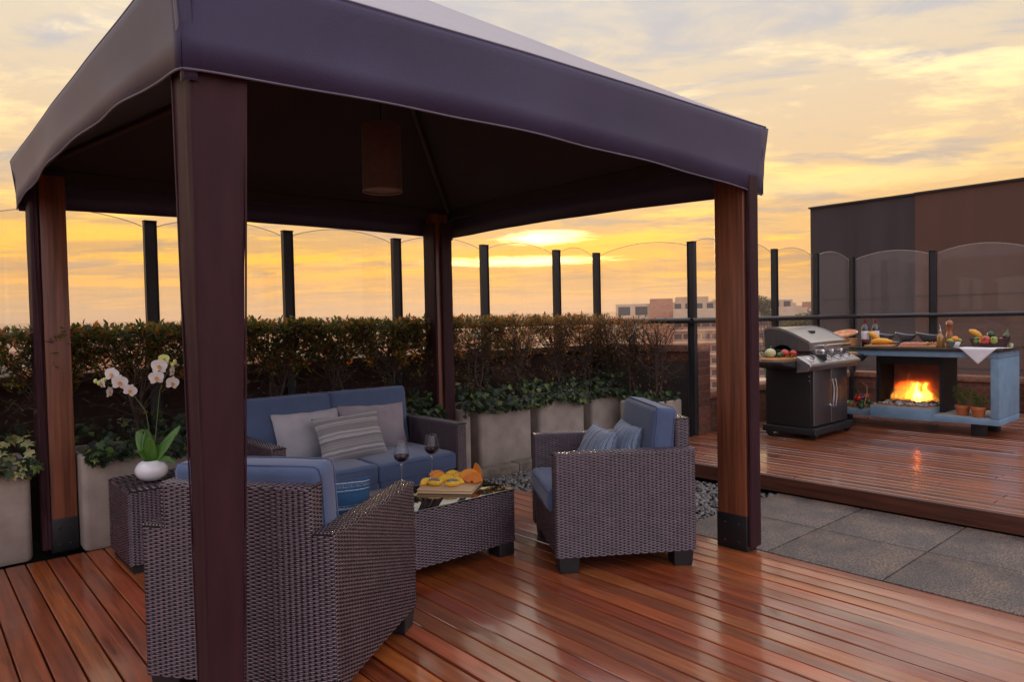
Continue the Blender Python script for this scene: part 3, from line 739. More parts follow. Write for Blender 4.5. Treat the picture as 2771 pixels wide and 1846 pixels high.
# ------------------------------------------------------------------ hedge
def leaf(mb, p, d, up, L, W, mi=0):
    d = d.normalized(); s = d.cross(up)
    if s.length < 1e-4: s = d.cross(Vector((1, 0, 0)))
    s.normalize(); n = s.cross(d).normalized()
    q = [p, p+d*L*.32+s*W*.5+n*W*.12, p+d*L*.70+s*W*.42+n*W*.08, p+d*L, p+d*L*.70-s*W*.42+n*W*.08, p+d*L*.32-s*W*.5+n*W*.12, p+d*L*.5-n*W*.05]
    mb.add(q, [(0, 6, 1), (1, 6, 2), (2, 6, 3), (3, 6, 4), (4, 6, 5), (5, 6, 0)], mi)
def rv(rng, s=1): return Vector((rng.uniform(-s, s), rng.uniform(-s, s), rng.uniform(-s, s)))
def shrub(x0, half, y0, ztop, brown, label, seed, nleaf=700, low=.93):
    rng = random.Random(seed)
    tl = thing('hedge_shrub', label, 'hedge shrub', (x0, y0, .52), 0, 'clipped shrubs of the hedge')
    tw = MB(); lf = MB(); tips = []
    H = ztop-.52
    nst = rng.choice((2, 3, 3))
    stems = []
    for s in range(nst):
        b = Vector((rng.uniform(-.07, .07), rng.uniform(-.05, .05), 0)); tp = Vector((rng.uniform(-.12, .12), rng.uniform(-.06, .06), H*rng.uniform(.62, .8)))
        mid = (b+tp)/2 + Vector((rng.uniform(-.04, .04), rng.uniform(-.03, .03), 0))
        tw.tube([b, (b+mid)/2+rv(rng, .008), mid, (mid+tp)/2+rv(rng, .01), tp], [.014, .012, .011, .009, .006], 6)
        stems.append((b, mid, tp))
    for k in range(46):
        b, mid, tp = rng.choice(stems); tt = rng.uniform(.25, 1)
        p0 = mid.lerp(tp, tt) if tt > .1 else mid
        p0 = b.lerp(mid, .7).lerp(tp, tt)
        e = Vector((rng.uniform(-half*1.12, half*1.12), rng.uniform(-.17, .19), 0))
        zt = H*rng.uniform(.56, 1.0) if k % 3 else H*rng.uniform(.85, 1.02)
        e.z = max(p0.z+.02, zt)
        if rng.random() < .06: e.z += .05
        m1 = p0.lerp(e, .4)+Vector((rng.uniform(-.03, .03), rng.uniform(-.03, .03), -.02)); m2 = p0.lerp(e, .75)+Vector((rng.uniform(-.025, .025), rng.uniform(-.02, .02), .01))
        tw.tube([p0, m1, m2, e], [.0055, .0042, .003, .0016], 4, cap=False)
        tips.append((m1, m2, e))
        for q in range(4):
            s_ = rng.choice((m1.lerp(m2, rng.random()), m2.lerp(e, rng.random())))
            e2 = s_ + Vector((rng.uniform(-.11, .11), rng.uniform(-.08, .08), rng.uniform(-.02, .11)))
            e2.z = min(e2.z, H*1.0+.01)
            tw.tube([s_, s_.lerp(e2, .5)+rv(rng, .012), e2], [.0024, .0019, .001], 3, cap=False); tips.append((s_, s_.lerp(e2, .5), e2))
    for k in range(30 if brown > .25 else 14):
        b, mid, tp = rng.choice(stems); p0 = b.lerp(tp, rng.uniform(.3, .8))
        e = p0 + Vector((rng.uniform(-half, half), rng.uniform(-.2, .12), rng.uniform(-.06, .14)))
        m1 = p0.lerp(e, .5)+rv(rng, .03)
        tw.tube([p0, m1, e], [.0035, .0024, .001], 4, cap=False)
        for q in range(3):
            s_ = m1.lerp(e, rng.random()); e2 = s_+rv(rng, .09); tw.tube([s_, s_.lerp(e2, .5)+rv(rng, .012), e2], [.002, .0015, .0008], 3, cap=False)
            leaf(lf, e2, rv(rng), Vector((0, 0, 1)), rng.uniform(.025, .05), .016, 1 if rng.random() < brown else 0)
    for k in range(rng.choice((1, 2, 4))):
        x_ = rng.uniform(-half, half); q0 = Vector((x_, rng.uniform(-.1, .1), H*.93)); q1 = q0+Vector((rng.uniform(-.06, .06), rng.uniform(-.04, .04), rng.uniform(.07, .13)))
        tw.tube([q0, q0.lerp(q1, .5)+rv(rng, .008), q1], [.0022, .0016, .0008], 4, cap=False)
        for q in range(7): leaf(lf, q0.lerp(q1, rng.uniform(.3, 1)), rv(rng)+Vector((0, 0, .5)), Vector((0, 0, 1)), rng.uniform(.02, .04), .014, 1 if rng.random() < brown else 0)
    for k in range(nleaf):
        m1, m2, e = rng.choice(tips)
        if rng.random() < .50:
            p = Vector((rng.uniform(-half, half), rng.uniform(-.17, .19), H*(.66+.33*rng.random()**.75)))
            if rng.random() < .45: p.z = H*(.92+.08*rng.random())
        else:
            tt = rng.random(); p = m2.lerp(e, tt) if rng.random() < .75 else m1.lerp(m2, tt)
        p = p + rv(rng, .02)
        if p.z < (low-.52) and rng.random() < .8: continue
        d = rv(rng) + Vector((0, 0, .35))
        leaf(lf, p, d, Vector((rng.uniform(-.6, .6), rng.uniform(-.6, .6), 1)), rng.uniform(.028, .056), rng.uniform(.014, .025) if brown < .5 else rng.uniform(.008, .016), 1 if rng.random() < brown else 0)
    for k in range(22):
        b, mid, tp = rng.choice(stems); p = b.lerp(mid, rng.random())+rv(rng, .12); p.z = abs(p.z)
        leaf(lf, p, rv(rng), Vector((0, 0, 1)), rng.uniform(.03, .05), .018, 1 if rng.random() < brown else 0)
    tw.build('trunk', MAT['twig'], tl, smooth=60, recalc=False)
    lf.build('foliage', [MAT['leaf_green'], MAT['leaf_brown']], tl, recalc=False)
SH = [(-.45, 'hedge shrub at the far left, outside the corner post'), (.12, 'dense green hedge shrub left of the leftmost corner post'), (.68, 'hedge shrub partly hidden by the leftmost corner post'),
      (1.16, 'hedge shrub rising behind the white orchid flowers'), (1.66, 'hedge shrub hidden behind the thick near post of the gazebo'),
      (2.14, 'hedge shrub above the left end of the sofa back'), (2.60, 'hedge shrub above the gap between the two sofa back cushions'), (3.06, 'hedge shrub above the right sofa back cushion'),
      (3.56, 'hedge shrub behind the far corner post of the gazebo'), (4.06, 'rust tinged hedge shrub right of the far corner post'), (4.58, 'rust tinged hedge shrub below the sun'),
      (5.10, 'brown twiggy hedge shrub left of the right armchair back'), (5.58, 'sparse brown hedge shrub with a tall stray sprig'), (6.02, 'thin half bare hedge shrub at the end of the row by the brick pier')]
shrub(5.86, .27, 4.80, 1.33, .93, 'wispy bare hedge shrub directly left of the post at the hedge end', 131, nleaf=420, low=.88)
shrub(5.90, .24, 4.50, 1.30, .9, 'last thin hedge shrub reaching out past the post at the hedge end', 132, nleaf=260, low=.88)
for i, (x, lb) in enumerate(SH):
    br = [.05, .06, .08, .08, .1, .1, .14, .18, .3, .5, .72, .82, .88, .92][i]
    shrub(x, .33, 5.17, 1.36+[0, 0, -.005, -.005, 0, .015, .01, .005, .01, .02, .02, .02, .02, -.02][i], br, lb, 100+i, nleaf=[1900, 2100, 2100, 2200, 2100, 2300, 2300, 2300, 2100, 2200, 2100, 1900, 1500, 900][i], low=.98 if i < 6 else .9)
# ivy spilling over the planter rims
mb = MB(); rng = random.Random(21)
def ivyleaf(mb, p, d, up, s, mi):
    d = d.normalized(); sx = d.cross(up)
    if sx.length < 1e-4: sx = Vector((1, 0, 0))
    sx.normalize(); n = sx.cross(d).normalized()
    o2 = [(0, -.06), (.24, -.22), (.52, .02), (.33, .22), (.46, .58), (.17, .52), (0, 1.0), (-.17, .52), (-.46, .58), (-.33, .22), (-.52, .02), (-.24, -.22)]
    vs = [p+sx*a*s+d*b*s+n*(-.22*abs(a))*s for a, b in o2] + [p+d*.3*s]
    mb.add(vs, [(12, i, (i+1) % 12) for i in range(12)], mi)
for i in range(2600):
    x = rng.uniform(-.7, 6.05); k = rng.random()
    if k < .45: y = 4.865 - rng.random()*.03; z = .615 - .085*rng.random()**1.6 + .04*mnoise.noise(Vector((x*3, 0, 0)))
    else: y = rng.uniform(4.88, 5.32); z = .55 + (.16+.13*max(0, mnoise.noise(Vector((x*2.3, 7, 0)))))*rng.random() + (y-4.88)*.12
    if 3.44 < x < 3.66 and y < 5.2: continue
    if .58 < x < .80: continue
    if x < .58: y += .04
    mi = 1 if (x < .6 and rng.random() < .42) else 0
    d = Vector((rng.uniform(-1, 1), rng.uniform(-1.2, .1), rng.uniform(-1, .5)))
    ivyleaf(mb, Vector((x, y, z)), d, Vector((rng.uniform(-.4, .4), -.8, rng.uniform(.2, 1))), rng.uniform(.03, .068), mi)
for i in range(160):
    x = rng.uniform(5.6, 6.1); p = Vector((x, rng.uniform(4.32, 4.72), .46+.14*rng.random()))
    ivyleaf(mb, p, Vector((rng.uniform(-1, 1), rng.uniform(-1.2, .1), rng.uniform(-1, .5))), Vector((0, -.8, .6)), rng.uniform(.03, .06), 0)
MAT['ivy_cream'] = leafmat('ivy_leaf_cream', [(0, (.18, .20, .07)), (.6, (.32, .32, .14)), (1, (.42, .40, .22))], .25)
tag(mb.build('ivy', [MAT['ivy'], MAT['ivy_cream']], recalc=False), kind='stuff')

# ------------------------------------------------------------------ gazebo
gz = thing('gazebo', 'dark square gazebo with an aubergine canvas canopy over the lounge', 'gazebo', (2.19, 3.6, 0))
GO = Vector((-2.19, -3.6, 0))
GT = Matrix.Translation(GO)
def gpart(mb, name, mat, parent=None, **k):
    if parent is None:
        mb.v = [(x-2.19, y-3.6, z_) for x, y, z_ in mb.v]; return mb.build(name, mat, gz, **k)
    mb.v = [(x-2.19, y-3.6, z_) for x, y, z_ in mb.v]; return mb.build(name, mat, parent, **k)
C1, C2, C3, C4 = (.648, 2.178), (3.768, 2.094), (3.765, 5.13), (.565, 5.21)   # near, right, far, left
TOPZ, BOTZ, APEX = 2.43, 2.10, (2.19, 3.62, 3.355)
CT = {C1: 2.43, C2: 2.425, C3: 2.43, C4: 2.385}
def strip(A, B, zmid, zA, zB, out, n=48):
    tA, tB = CT[A], CT[B]
    A = Vector((*A, 0)); B = Vector((*B, 0)); d = (B-A); L = d.length; d.normalize(); nr = Vector((d.y, -d.x, 0))
    rows = [0, .06, .14, .4, .7, 1]
    def fn(u, v):
        k = v*5; i = min(4, int(k)); f = rows[i]+(rows[i+1]-rows[i])*(k-i)
        zb = zA*(1-u)+zB*u + (zmid)*(sin(PI*u)**.75)
        zt = tA*(1-u)+tB*u + .012*sin(PI*u)
        o = .012 + .010*math.exp(-((f-.10)/.12)**2) - .018*f*(1-.45*sin(PI*u)) + .013*mnoise.noise(Vector((u*L*1.6, f*1.2, A.x))) * (.3+f) + .006*mnoise.noise(Vector((u*L*5+f*2.2, f*2.5, A.y))) * (.2+f)*(1.2-sin(PI*u))
        if f > .85: o += .006*sin(u*L*9+A.y)
        p = A + d*(u*L) + nr*(o*out)
        return (p.x, p.y, zt + (zb-zt)*f)
    return fn, n
mb = MB()
for A, B, zm, a_, b_ in ((C1, C2, .045, 2.105, 2.045), (C2, C3, .03, 2.05, 2.10), (C3, C4, .02, 2.10, 2.10), (C4, C1, .085, 2.09, 2.105)):
    fn, n = strip(A, B, zm, a_, b_, 1)
    mb.grid(fn, n, 5)
VAL = gpart(mb, 'valance', MAT['canopy'], smooth=180, solid=.004)
mb = MB()
for A, B, zm, a_, b_ in ((C1, C2, .045, 2.105, 2.045), (C2, C3, .03, 2.05, 2.10), (C3, C4, .02, 2.10, 2.10), (C4, C1, .085, 2.09, 2.105)):
    fn, n = strip(A, B, zm, a_, b_, 1)
    mb.tube([fn(i/60, 1) for i in range(61)], .0042, 6)
    mb.tube([Vector(fn(i/60, .0))+Vector((0, 0, .002)) for i in range(61)], .0045, 6)
gpart(mb, 'hem', MAT['hem'], VAL, smooth=180)
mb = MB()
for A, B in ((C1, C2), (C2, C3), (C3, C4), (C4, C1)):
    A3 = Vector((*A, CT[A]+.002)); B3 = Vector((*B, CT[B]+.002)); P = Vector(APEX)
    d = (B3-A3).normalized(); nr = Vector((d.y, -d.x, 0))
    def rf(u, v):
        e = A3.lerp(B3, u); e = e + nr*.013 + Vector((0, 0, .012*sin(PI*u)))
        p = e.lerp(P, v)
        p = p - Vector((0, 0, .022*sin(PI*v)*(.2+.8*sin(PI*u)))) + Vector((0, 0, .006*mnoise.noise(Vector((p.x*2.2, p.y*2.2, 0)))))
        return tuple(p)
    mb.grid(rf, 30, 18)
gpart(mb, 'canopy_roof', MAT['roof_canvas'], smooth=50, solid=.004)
mb = MB()
for A, B in ((C1, C2), (C2, C3), (C3, C4), (C4, C1)):
    cxy = Vector((2.19, 3.62))
    A3 = Vector((*(Vector(A).lerp(cxy, .02)), 2.33)); B3 = Vector((*(Vector(B).lerp(cxy, .02)), 2.33)); P = Vector((APEX[0], APEX[1], 3.19))
    mb.grid(lambda u, v: tuple(A3.lerp(B3, u).lerp(P, v)-Vector((0, 0, .04*sin(PI*v)*sin(PI*u)))), 16, 10)
gpart(mb, 'lining', MAT['liner'], smooth=50)
for A in (C1, C2, C3, C4):
    mb = MB(); a3 = Vector((*Vector(A).lerp(Vector((2.19, 3.62)), .05), 2.325)); P = Vector((APEX[0], APEX[1], 3.16))
    mb.tube([a3, a3.lerp(P, .5)-Vector((0, 0, .012)), P], .016, 8)
    gpart(mb, 'hip_rib', MAT['lining_rib'], smooth=60)
for (A, B) in ((C1, C2), (C2, C3), (C3, C4), (C4, C1)):
    A3 = Vector((*A, 0)); B3 = Vector((*B, 0)); d = (B3-A3).normalized(); nr = Vector((-d.y, d.x, 0))
    mb = MB(); L = (B3-A3).length
    Mx = Matrix.Translation(A3+nr*.05) @ Matrix.Rotation(math.atan2(d.y, d.x), 4, 'Z')
    mb.box(.06, L-.06, -.018, .018, 2.255, 2.34, 0, Mx)
    gpart(mb, 'eave_beam', MAT['liner'], bevel=.004)
def sleeve(mb, pts, z0, z1, seed, amp=.006, closed=True):
    rng = random.Random(seed); n = len(pts); nz = 26
    cx_ = sum(p[0] for p in pts)/n; cy_ = sum(p[1] for p in pts)/n
    vs = []; fs = []
    for j in range(nz+1):
        z_ = z0+(z1-z0)*j/nz
        for i, p in enumerate(pts):
            k = amp*mnoise.noise(Vector((i*1.7+seed*3, z_*1.3, seed))) + amp*.5*mnoise.noise(Vector((i*2.9, z_*5, seed)))
            d = Vector((p[0]-cx_, p[1]-cy_)); d = d.normalized() if d.length else d
            vs.append((p[0]+d.x*k, p[1]+d.y*k, z_))
    for j in range(nz):
        for i in range(n if closed else n-1):
            i2 = (i+1) % n; fs.append((j*n+i, j*n+i2, (j+1)*n+i2, (j+1)*n+i))
    mb.add(vs, fs)
def rpoly(x0, x1, y0, y1, r, n=4, k=6):
    pts = []
    cs = [(x1-r, y1-r, 0), (x0+r, y1-r, 90), (x0+r, y0+r, 180), (x1-r, y0+r, 270)]
    for i, (a_, b_, a0) in enumerate(cs):
        for q in range(n+1):
            an = R(a0+90*q/n); pts.append((a_+r*cos(an), b_+r*sin(an)))
        nx = cs[(i+1) % 4]; e = Vector((nx[0]+r*cos(R(a0+90)), nx[1]+r*sin(R(a0+90)))); s = Vector(pts[-1])
        for q in range(1, k): pts.append(tuple(s.lerp(e, q/k)))
    return pts
def gpost(x0, x1, y0, y1, sl, br=True, taper=None):
    mb = MB(); mb.rbox(x0, x1, y0, y1, .012, 2.28, .006, 2)
    p = gpart(mb, 'post', MAT['post_wood'], smooth=40)
    if br:
        mb = MB(); e = .004
        mb.rbox(x0-e, x1+e, y0-e, y1+e, 0, .205, .006, 2); b_ = gpart(mb, 'bracket', MAT['black'], p, smooth=40)
        bl_ = [((x0-e-.001, yy, zz_), (.004, .008, .008)) for yy in (y0+.05, y1-.05) for zz_ in (.15, .045)] + [((xx, y0-e-.001, zz_), (.008, .004, .008)) for xx in (x0+.04, x1-.04) for zz_ in (.15, .045)]
        for c_, r3 in bl_:
            mb = MB(); mb.ball(c_, r3, 8); gpart(mb, 'bolt', MAT['steel'], b_, smooth=180)
    for i, (pts, za, zb, am) in enumerate(sl):
        mb = MB(); sleeve(mb, pts, za, zb, i+int(x0*10), am)
        if taper:
            ax, ay, k0 = taper
            mb.v = [(ax+(x-ax)*(k0+(1-k0)*min(1, z_/2.1)), ay+(y-ay)*(k0+(1-k0)*min(1, z_/2.1)), z_) for x, y, z_ in mb.v]
        gpart(mb, 'fabric_sleeve', MAT['sleeve'], p, smooth=50)
    return p
# near post, wholly wrapped
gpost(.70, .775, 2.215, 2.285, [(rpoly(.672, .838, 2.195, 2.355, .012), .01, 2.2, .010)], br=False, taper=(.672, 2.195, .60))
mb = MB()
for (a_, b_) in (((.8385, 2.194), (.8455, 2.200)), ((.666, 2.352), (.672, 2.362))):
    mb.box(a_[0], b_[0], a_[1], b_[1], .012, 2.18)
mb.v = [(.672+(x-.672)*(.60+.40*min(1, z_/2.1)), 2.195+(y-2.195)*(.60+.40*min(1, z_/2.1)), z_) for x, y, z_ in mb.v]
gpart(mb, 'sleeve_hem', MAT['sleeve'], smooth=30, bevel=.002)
gpost(3.60, 3.70, 2.125, 2.312, [(rpoly(3.612, 3.706, 2.092, 2.122, .012), .03, 2.14, .005)])
gpost(3.485, 3.625, 4.975, 5.115, [(rpoly(3.462, 3.484, 4.955, 5.12, .008), .03, 2.2, .006), (rpoly(3.535, 3.645, 4.945, 4.973, .010), .03, 2.2, .006)])
gpost(.652, .79, 5.0, 5.14, [(rpoly(.600, .650, 4.985, 5.15, .016), .03, 2.2, .008)])
# corner flaps where the valance closes
for (x, y), an in ((C1, 225), (C2, 315), (C3, 45), (C4, 135)):
    d = Vector((cos(R(an)), sin(R(an)))); s = Vector((-d.y, d.x)); q0 = Vector((x, y))+d*.030
    mb = MB()
    def flap(u, v):
        k = -1 if u < .5 else 1; e = abs(2*u-1)
        q1 = q0 + s*k*.026 - d*.024
        tz = CT[(x, y)]
        return (*(q0.lerp(q1, e)-d*(.045*v)), tz-.004-(tz-2.085)*v)
    mb.grid(flap, 8, 8); gpart(mb, 'corner_flap', MAT['canopy'], smooth=180, solid=.003)
# pendant drum lamp
pl = thing('pendant_lamp', 'unlit brown drum lamp hanging under the gazebo roof', 'lamp', (2.19, 3.65, 2.13))
mb = MB(); n = 40
mb.lathe([(.116, 0), (.116, .39)], n=n, cap=False); mb.lathe([(.1135, .39), (.1135, 0)], n=n, cap=False)
mb.lathe([(.0, .389), (.1135, .389)], n=n, cap=False); mb.build('lamp_shade', MAT['shade'], pl, smooth=40)
mb = MB(); mb.lathe([(.1125, .006), (.1125, -.001), (.1168, -.001), (.1168, .008)], n=n, cap=False); mb.lathe([(.0, .012), (.112, .012)], n=n, cap=False); mb.build('diffuser', MAT['shade_rim'], pl, smooth=30)
mb = MB(); mb.tube([(0, 0, .389), (0, 0, .7), (0, 0, .99)], .004, 6); mb.lathe([(.03, .389), (.03, .41), (.006, .42)], n=16); mb.build('cord', MAT['black'], pl, smooth=40)
# ------------------------------------------------------------------ woven rattan
class Path:
    def __init__(self, pts, closed=False, n=5):
        # pts: (x, y, r) corner points -> densified polyline with rounded corners
        out = []
        m = len(pts)
        for i, p in enumerate(pts):
            P = Vector(p[:2]); r = p[2] if len(p) > 2 else 0
            if r <= 0 or (not closed and i in (0, m-1)):
                out.append(P); continue
            A = Vector(pts[i-1][:2]); B = Vector(pts[(i+1) % m][:2])
            da = (A-P).normalized(); db = (B-P).normalized()
            p0 = P+da*r; p1 = P+db*r
            for k in range(n+1):
                t_ = k/n; out.append(p0*(1-t_)**2 + P*2*t_*(1-t_) + p1*t_*t_)
        if closed: out.append(out[0].copy())
        self.p = np.array([tuple(v) for v in out])
        d = np.diff(self.p, axis=0); L = np.hypot(d[:, 0], d[:, 1])
        keep = np.concatenate([[True], L > 1e-7]); self.p = self.p[keep]
        d = np.diff(self.p, axis=0); L = np.hypot(d[:, 0], d[:, 1])
        self.s = np.concatenate([[0], np.cumsum(L)]); self.L = self.s[-1]
        tn = d/L[:, None]
        tv = np.vstack([tn[:1], (tn[:-1]+tn[1:])/2, tn[-1:]])
        tv /= np.hypot(tv[:, 0], tv[:, 1])[:, None]
        self.n = np.stack([tv[:, 1], -tv[:, 0]], 1)
    def at(self, s):
        s = np.clip(s, 0, self.L)
        return (np.interp(s, self.s, self.p[:, 0]), np.interp(s, self.s, self.p[:, 1]),
                np.interp(s, self.s, self.n[:, 0]), np.interp(s, self.s, self.n[:, 1]))
WV = []
def weave(acc, Sf, Lu, Lv, cw=.0228, rh=.0071, amp=.0028, ph=0):
    rows = max(1, round(Lv/rh)); rh = Lv/rows
    cells = max(1, round(Lu/cw)); cw = Lu/cells
    ii, jj = np.meshgrid(np.arange(rows), np.arange(-1, cells+1), indexing='ij')
    ok = (ii+jj+ph) % 2 == 0
    ii, jj = ii[ok], jj[ok]
    tu = np.array([-.30, .08, .5, .92, 1.30]); hu = np.array([-.75, .45, 1.0, .45, -.75])
    tv = np.array([.06, .32, .68, .94]); hv = np.array([-.55, 0, 0, -.55])
    rj = np.random.RandomState(len(ii)).uniform(-.05, .05, len(ii))
    u = np.clip((jj[:, None]+tu[None, :])*cw, 0, Lu)                       # n,5
    v = np.clip((ii[:, None]+tv[None, :]+rj[:, None])*rh, 0, Lv)           # n,4
    U = np.broadcast_to(u[:, None, :], (len(ii), 4, 5)).reshape(-1)
    V = np.broadcast_to(v[:, :, None], (len(ii), 4, 5)).reshape(-1)
    H = (amp*(hu[None, :]+hv[:, None])).reshape(-1); H = np.tile(H, len(ii))
    P, Nn = Sf(U, V)
    P = P + Nn*H[:, None]
    base = (np.arange(len(ii))*20)[:, None]
    q = []
    for r in range(3):
        for c in range(4):
            a = r*5+c; q.append([a, a+1, a+6, a+5])
    F = (base[:, :, None] + np.array(q)[None]).reshape(-1, 4)
    acc.append((P, F))
def wall_S(path, z0, flip=1):
    def f(u, v):
        x, y, nx, ny = path.at(u)
        return np.stack([x, y, z0+v], 1), np.stack([nx*flip, ny*flip, 0*nx], 1)
    return f
def top_S(path, y0, along='y'):
    # path lies in the (x,z) plane; u runs along y (or x)
    def f(u, v):
        x, z_, nx, nz = path.at(v)
        if along == 'y': return np.stack([x, y0+u, z_], 1), np.stack([-nx, 0*nx, -nz], 1)
        return np.stack([y0+u, x, z_], 1), np.stack([0*nx, -nx, -nz], 1)
    return f
def wicker_build(acc, back, name, parent, mats):
    V = [np.array(back.v)]; F = [np.array(back.f)]; mi = [np.ones(len(back.f), int)]
    b = len(back.v)
    for P, Fq in acc:
        V.append(P); F.append(Fq+b); b += len(P); mi.append(np.zeros(len(Fq), int))
    V = np.concatenate(V); F = np.concatenate(F); mi = np.concatenate(mi)
    me = bpy.data.meshes.new(name)
    me.vertices.add(len(V)); me.vertices.foreach_set('co', V.astype(np.float32).ravel())
    me.loops.add(F.size); me.loops.foreach_set('vertex_index', F.astype(np.int32).ravel())
    me.polygons.add(len(F)); me.polygons.foreach_set('loop_start', (np.arange(len(F))*4).astype(np.int32))
    for m in mats: me.materials.append(m)
    me.polygons.foreach_set('material_index', mi.astype(np.int32)); me.polygons.foreach_set('use_smooth', (mi == 0))
    me.update(calc_edges=True); me.validate()
    o = bpy.data.objects.new(name, me); COL.objects.link(o); o.parent = parent
    return o
WM = [MAT['wicker'], MAT['wickback']]
def lounge_body(parent, W, L, aw=.085, bt=.085, z0=.085, za=.64, zb=.79, deck=.305):
    hw = W/2; acc = []; r = .014; bk = MB(); e = .0035
    # upright faces, from the inner left arm round the back to the inner right arm
    p = Path([(-hw+aw, L*.30, 0), (-hw+aw, L, r), (-hw, L, r), (-hw, 0, r), (hw, 0, r), (hw, L, r), (hw-aw, L, r), (hw-aw, L*.30, 0)])
    # outward normal check: path runs with the body on its left
    weave(acc, wall_S(p, z0, -1 if p.at(np.array([p.L/2]))[3][0] > 0 else 1), p.L, za-.012-z0)
    for s in (-1, 1):
        xo, xi = s*hw, s*(hw-aw)
        q = Path([(xo, za-.014, 0), (xo, za, .012), (xi, za, .012), (xi, za-.014, 0)])
        f = top_S(q, 0)
        t0 = f(np.array([L/2]), np.array([q.L/2]))[1][0][2]
        if t0 < 0:
            g = f; f = (lambda g: lambda u, v: (lambda a: (a[0], -a[1]))(g(u, v)))(g)
        weave(acc, f, L, q.L)
        bk.box(min(xo, xi)+e, max(xo, xi)-e, e, L-e, z0, za-e, 1)
    # raised back
    hb = hw-aw+.004
    q = Path([(-hb, 0, r), (-hb, bt, r), (hb, bt, r), (hb, 0, r)], closed=True)
    sgn = 1
    x_, y_, nx, ny = q.at(np.array([.03]))
    mid = q.at(np.array([q.L*.5]))
    # normals should point away from the centre (0, bt/2)
    sgn = 1 if (nx[0]*(x_[0]) + ny[0]*(y_[0]-bt/2)) > 0 else -1
    weave(acc, wall_S(q, za-.02, sgn), q.L, zb-.010-za+.02)
    tq = Path([(0, zb-.012, 0), (0, zb, .010), (bt, zb, .010), (bt, zb-.012, 0)])
    f = top_S(tq, -hb, 'x')
    if f(np.array([hb]), np.array([tq.L/2]))[1][0][2] < 0:
        g2 = f; f = lambda u, v: (lambda a: (a[0], -a[1]))(g2(u, v))
    weave(acc, f, 2*hb, tq.L)
    bk.box(-hb+e, hb-e, e, bt-e, z0, zb-e, 1)
    # apron under the seat
    ap = Path([(-hw+aw, L-.012, 0), (hw-aw, L-.012, 0)])
    s2 = 1 if ap.at(np.array([.1]))[3][0] > 0 else -1
    weave(acc, wall_S(ap, z0, s2), ap.L, deck-z0)
    bk.box(-hw+aw-.005, hw-aw+.005, bt, L-.012-e, z0, deck, 1)
    o = wicker_build(acc, bk, 'wicker_frame', parent, WM)
    for sx in (-1, 1):
        for yy in (.07, L-.075):
            mb = MB(); x = sx*(hw-.065)
            vs = [(x-.052, yy-.05, 0), (x+.052, yy-.05, 0), (x+.052, yy+.05, 0), (x-.052, yy+.05, 0), (x-.06, yy-.056, .09), (x+.06, yy-.056, .09), (x+.06, yy+.056, .09), (x-.06, yy+.056, .09)]
            mb.add(vs, [(3, 2, 1, 0), (4, 5, 6, 7), (0, 1, 5, 4), (1, 2, 6, 5), (2, 3, 7, 6), (3, 0, 4, 7)])
            mb.build('leg', MAT['plastic'], parent, bevel=.004)
    return o
def cushion(parent, name, hx, hy, hz, loc, rot=(0,0,0), r=.028, puff=.014, axis=2, seed=1, mat=None, pip=True):
    mb = MB()
    def rim(h, m):
        k = [-h + r*(1-cos(t_*PI/2/4)) for t_ in range(5)]
        inner = [-(h-r)+2*(h-r)*i/m for i in range(1, m)]
        return k + inner + [-a for a in reversed(k)]
    H = (hx, hy, hz)
    def disp(o, d):
        a = [o.x/hx, o.y/hy, o.z/hz]
        b_, c_ = [a[i] for i in range(3) if i != axis]
        g = max(0, 1-b_*b_)*max(0, 1-c_*c_)
        s = 1 if a[axis] > 0 else -1
        q = o.copy()
        q[axis] += s*puff*g**.6*max(0, min(1, abs(a[axis])*1.6-.3))
        n_ = mnoise.noise(Vector((o.x*9+seed, o.y*9, o.z*9)))*.0035 + mnoise.noise(Vector((o.x*26+seed, o.y*26, o.z*26)))*.0014
        # creases gathering at the corners
        cr = max(0, (abs(a[0])*abs(a[1])*abs(a[2]))-.35)
        n_ += .006*cr*sin(o.x*95+o.y*80+seed)
        for i in range(3):
            if i != axis: q[i] += (1 if a[i] > 0 else -1)*.006*max(0, 1-a[axis]**2)*min(1, abs(a[i])*1.4) * (.6+.4*sin(seed+o.x*6+o.y*5))
        return q + d*n_
    mb.puffbox(0, 0, 0, hx, hy, hz, r, rim(hx, max(6, int(hx*34))), rim(hy, max(4, int(hy*34))), rim(hz, max(3, int(hz*34))), disp)
    o = mb.build(name, mat or MAT['blue'], parent, smooth=180, loc=loc, rot=rot)
    if pip:
        pm = MB()
        k1, k2 = [i for i in range(3) if i != axis]
        for s in (-1, 1):
            pts = []
            q = Path([(-H[k1]+.004, -H[k2]+.004, r), (H[k1]-.004, -H[k2]+.004, r), (H[k1]-.004, H[k2]-.004, r), (-H[k1]+.004, H[k2]-.004, r)], closed=True, n=6)
            m = 90
            for i in range(m+1):
                x_, y_, nx, ny = q.at(np.array([q.L*i/m]))
                v = [0, 0, 0]; v[k1] = x_[0]; v[k2] = y_[0]; v[axis] = s*(H[axis]-r*.62)
                v = Vector(v); dd = v.copy(); dd[axis] = s*.02
                w_ = disp(v*1.0, Vector((0, 0, 0)))
                pts.append(w_ + Vector([(.0045 if i_ != axis else 0)*(1 if w_[i_] > 0 else -1)*(1 if abs(w_[i_]) > H[i_]-.03 else 0) for i_ in range(3)]))
            pm.tube(pts, .0032, 5, cap=False)
        pm.build('piping', MAT['piping'], o, smooth=180)
    return o
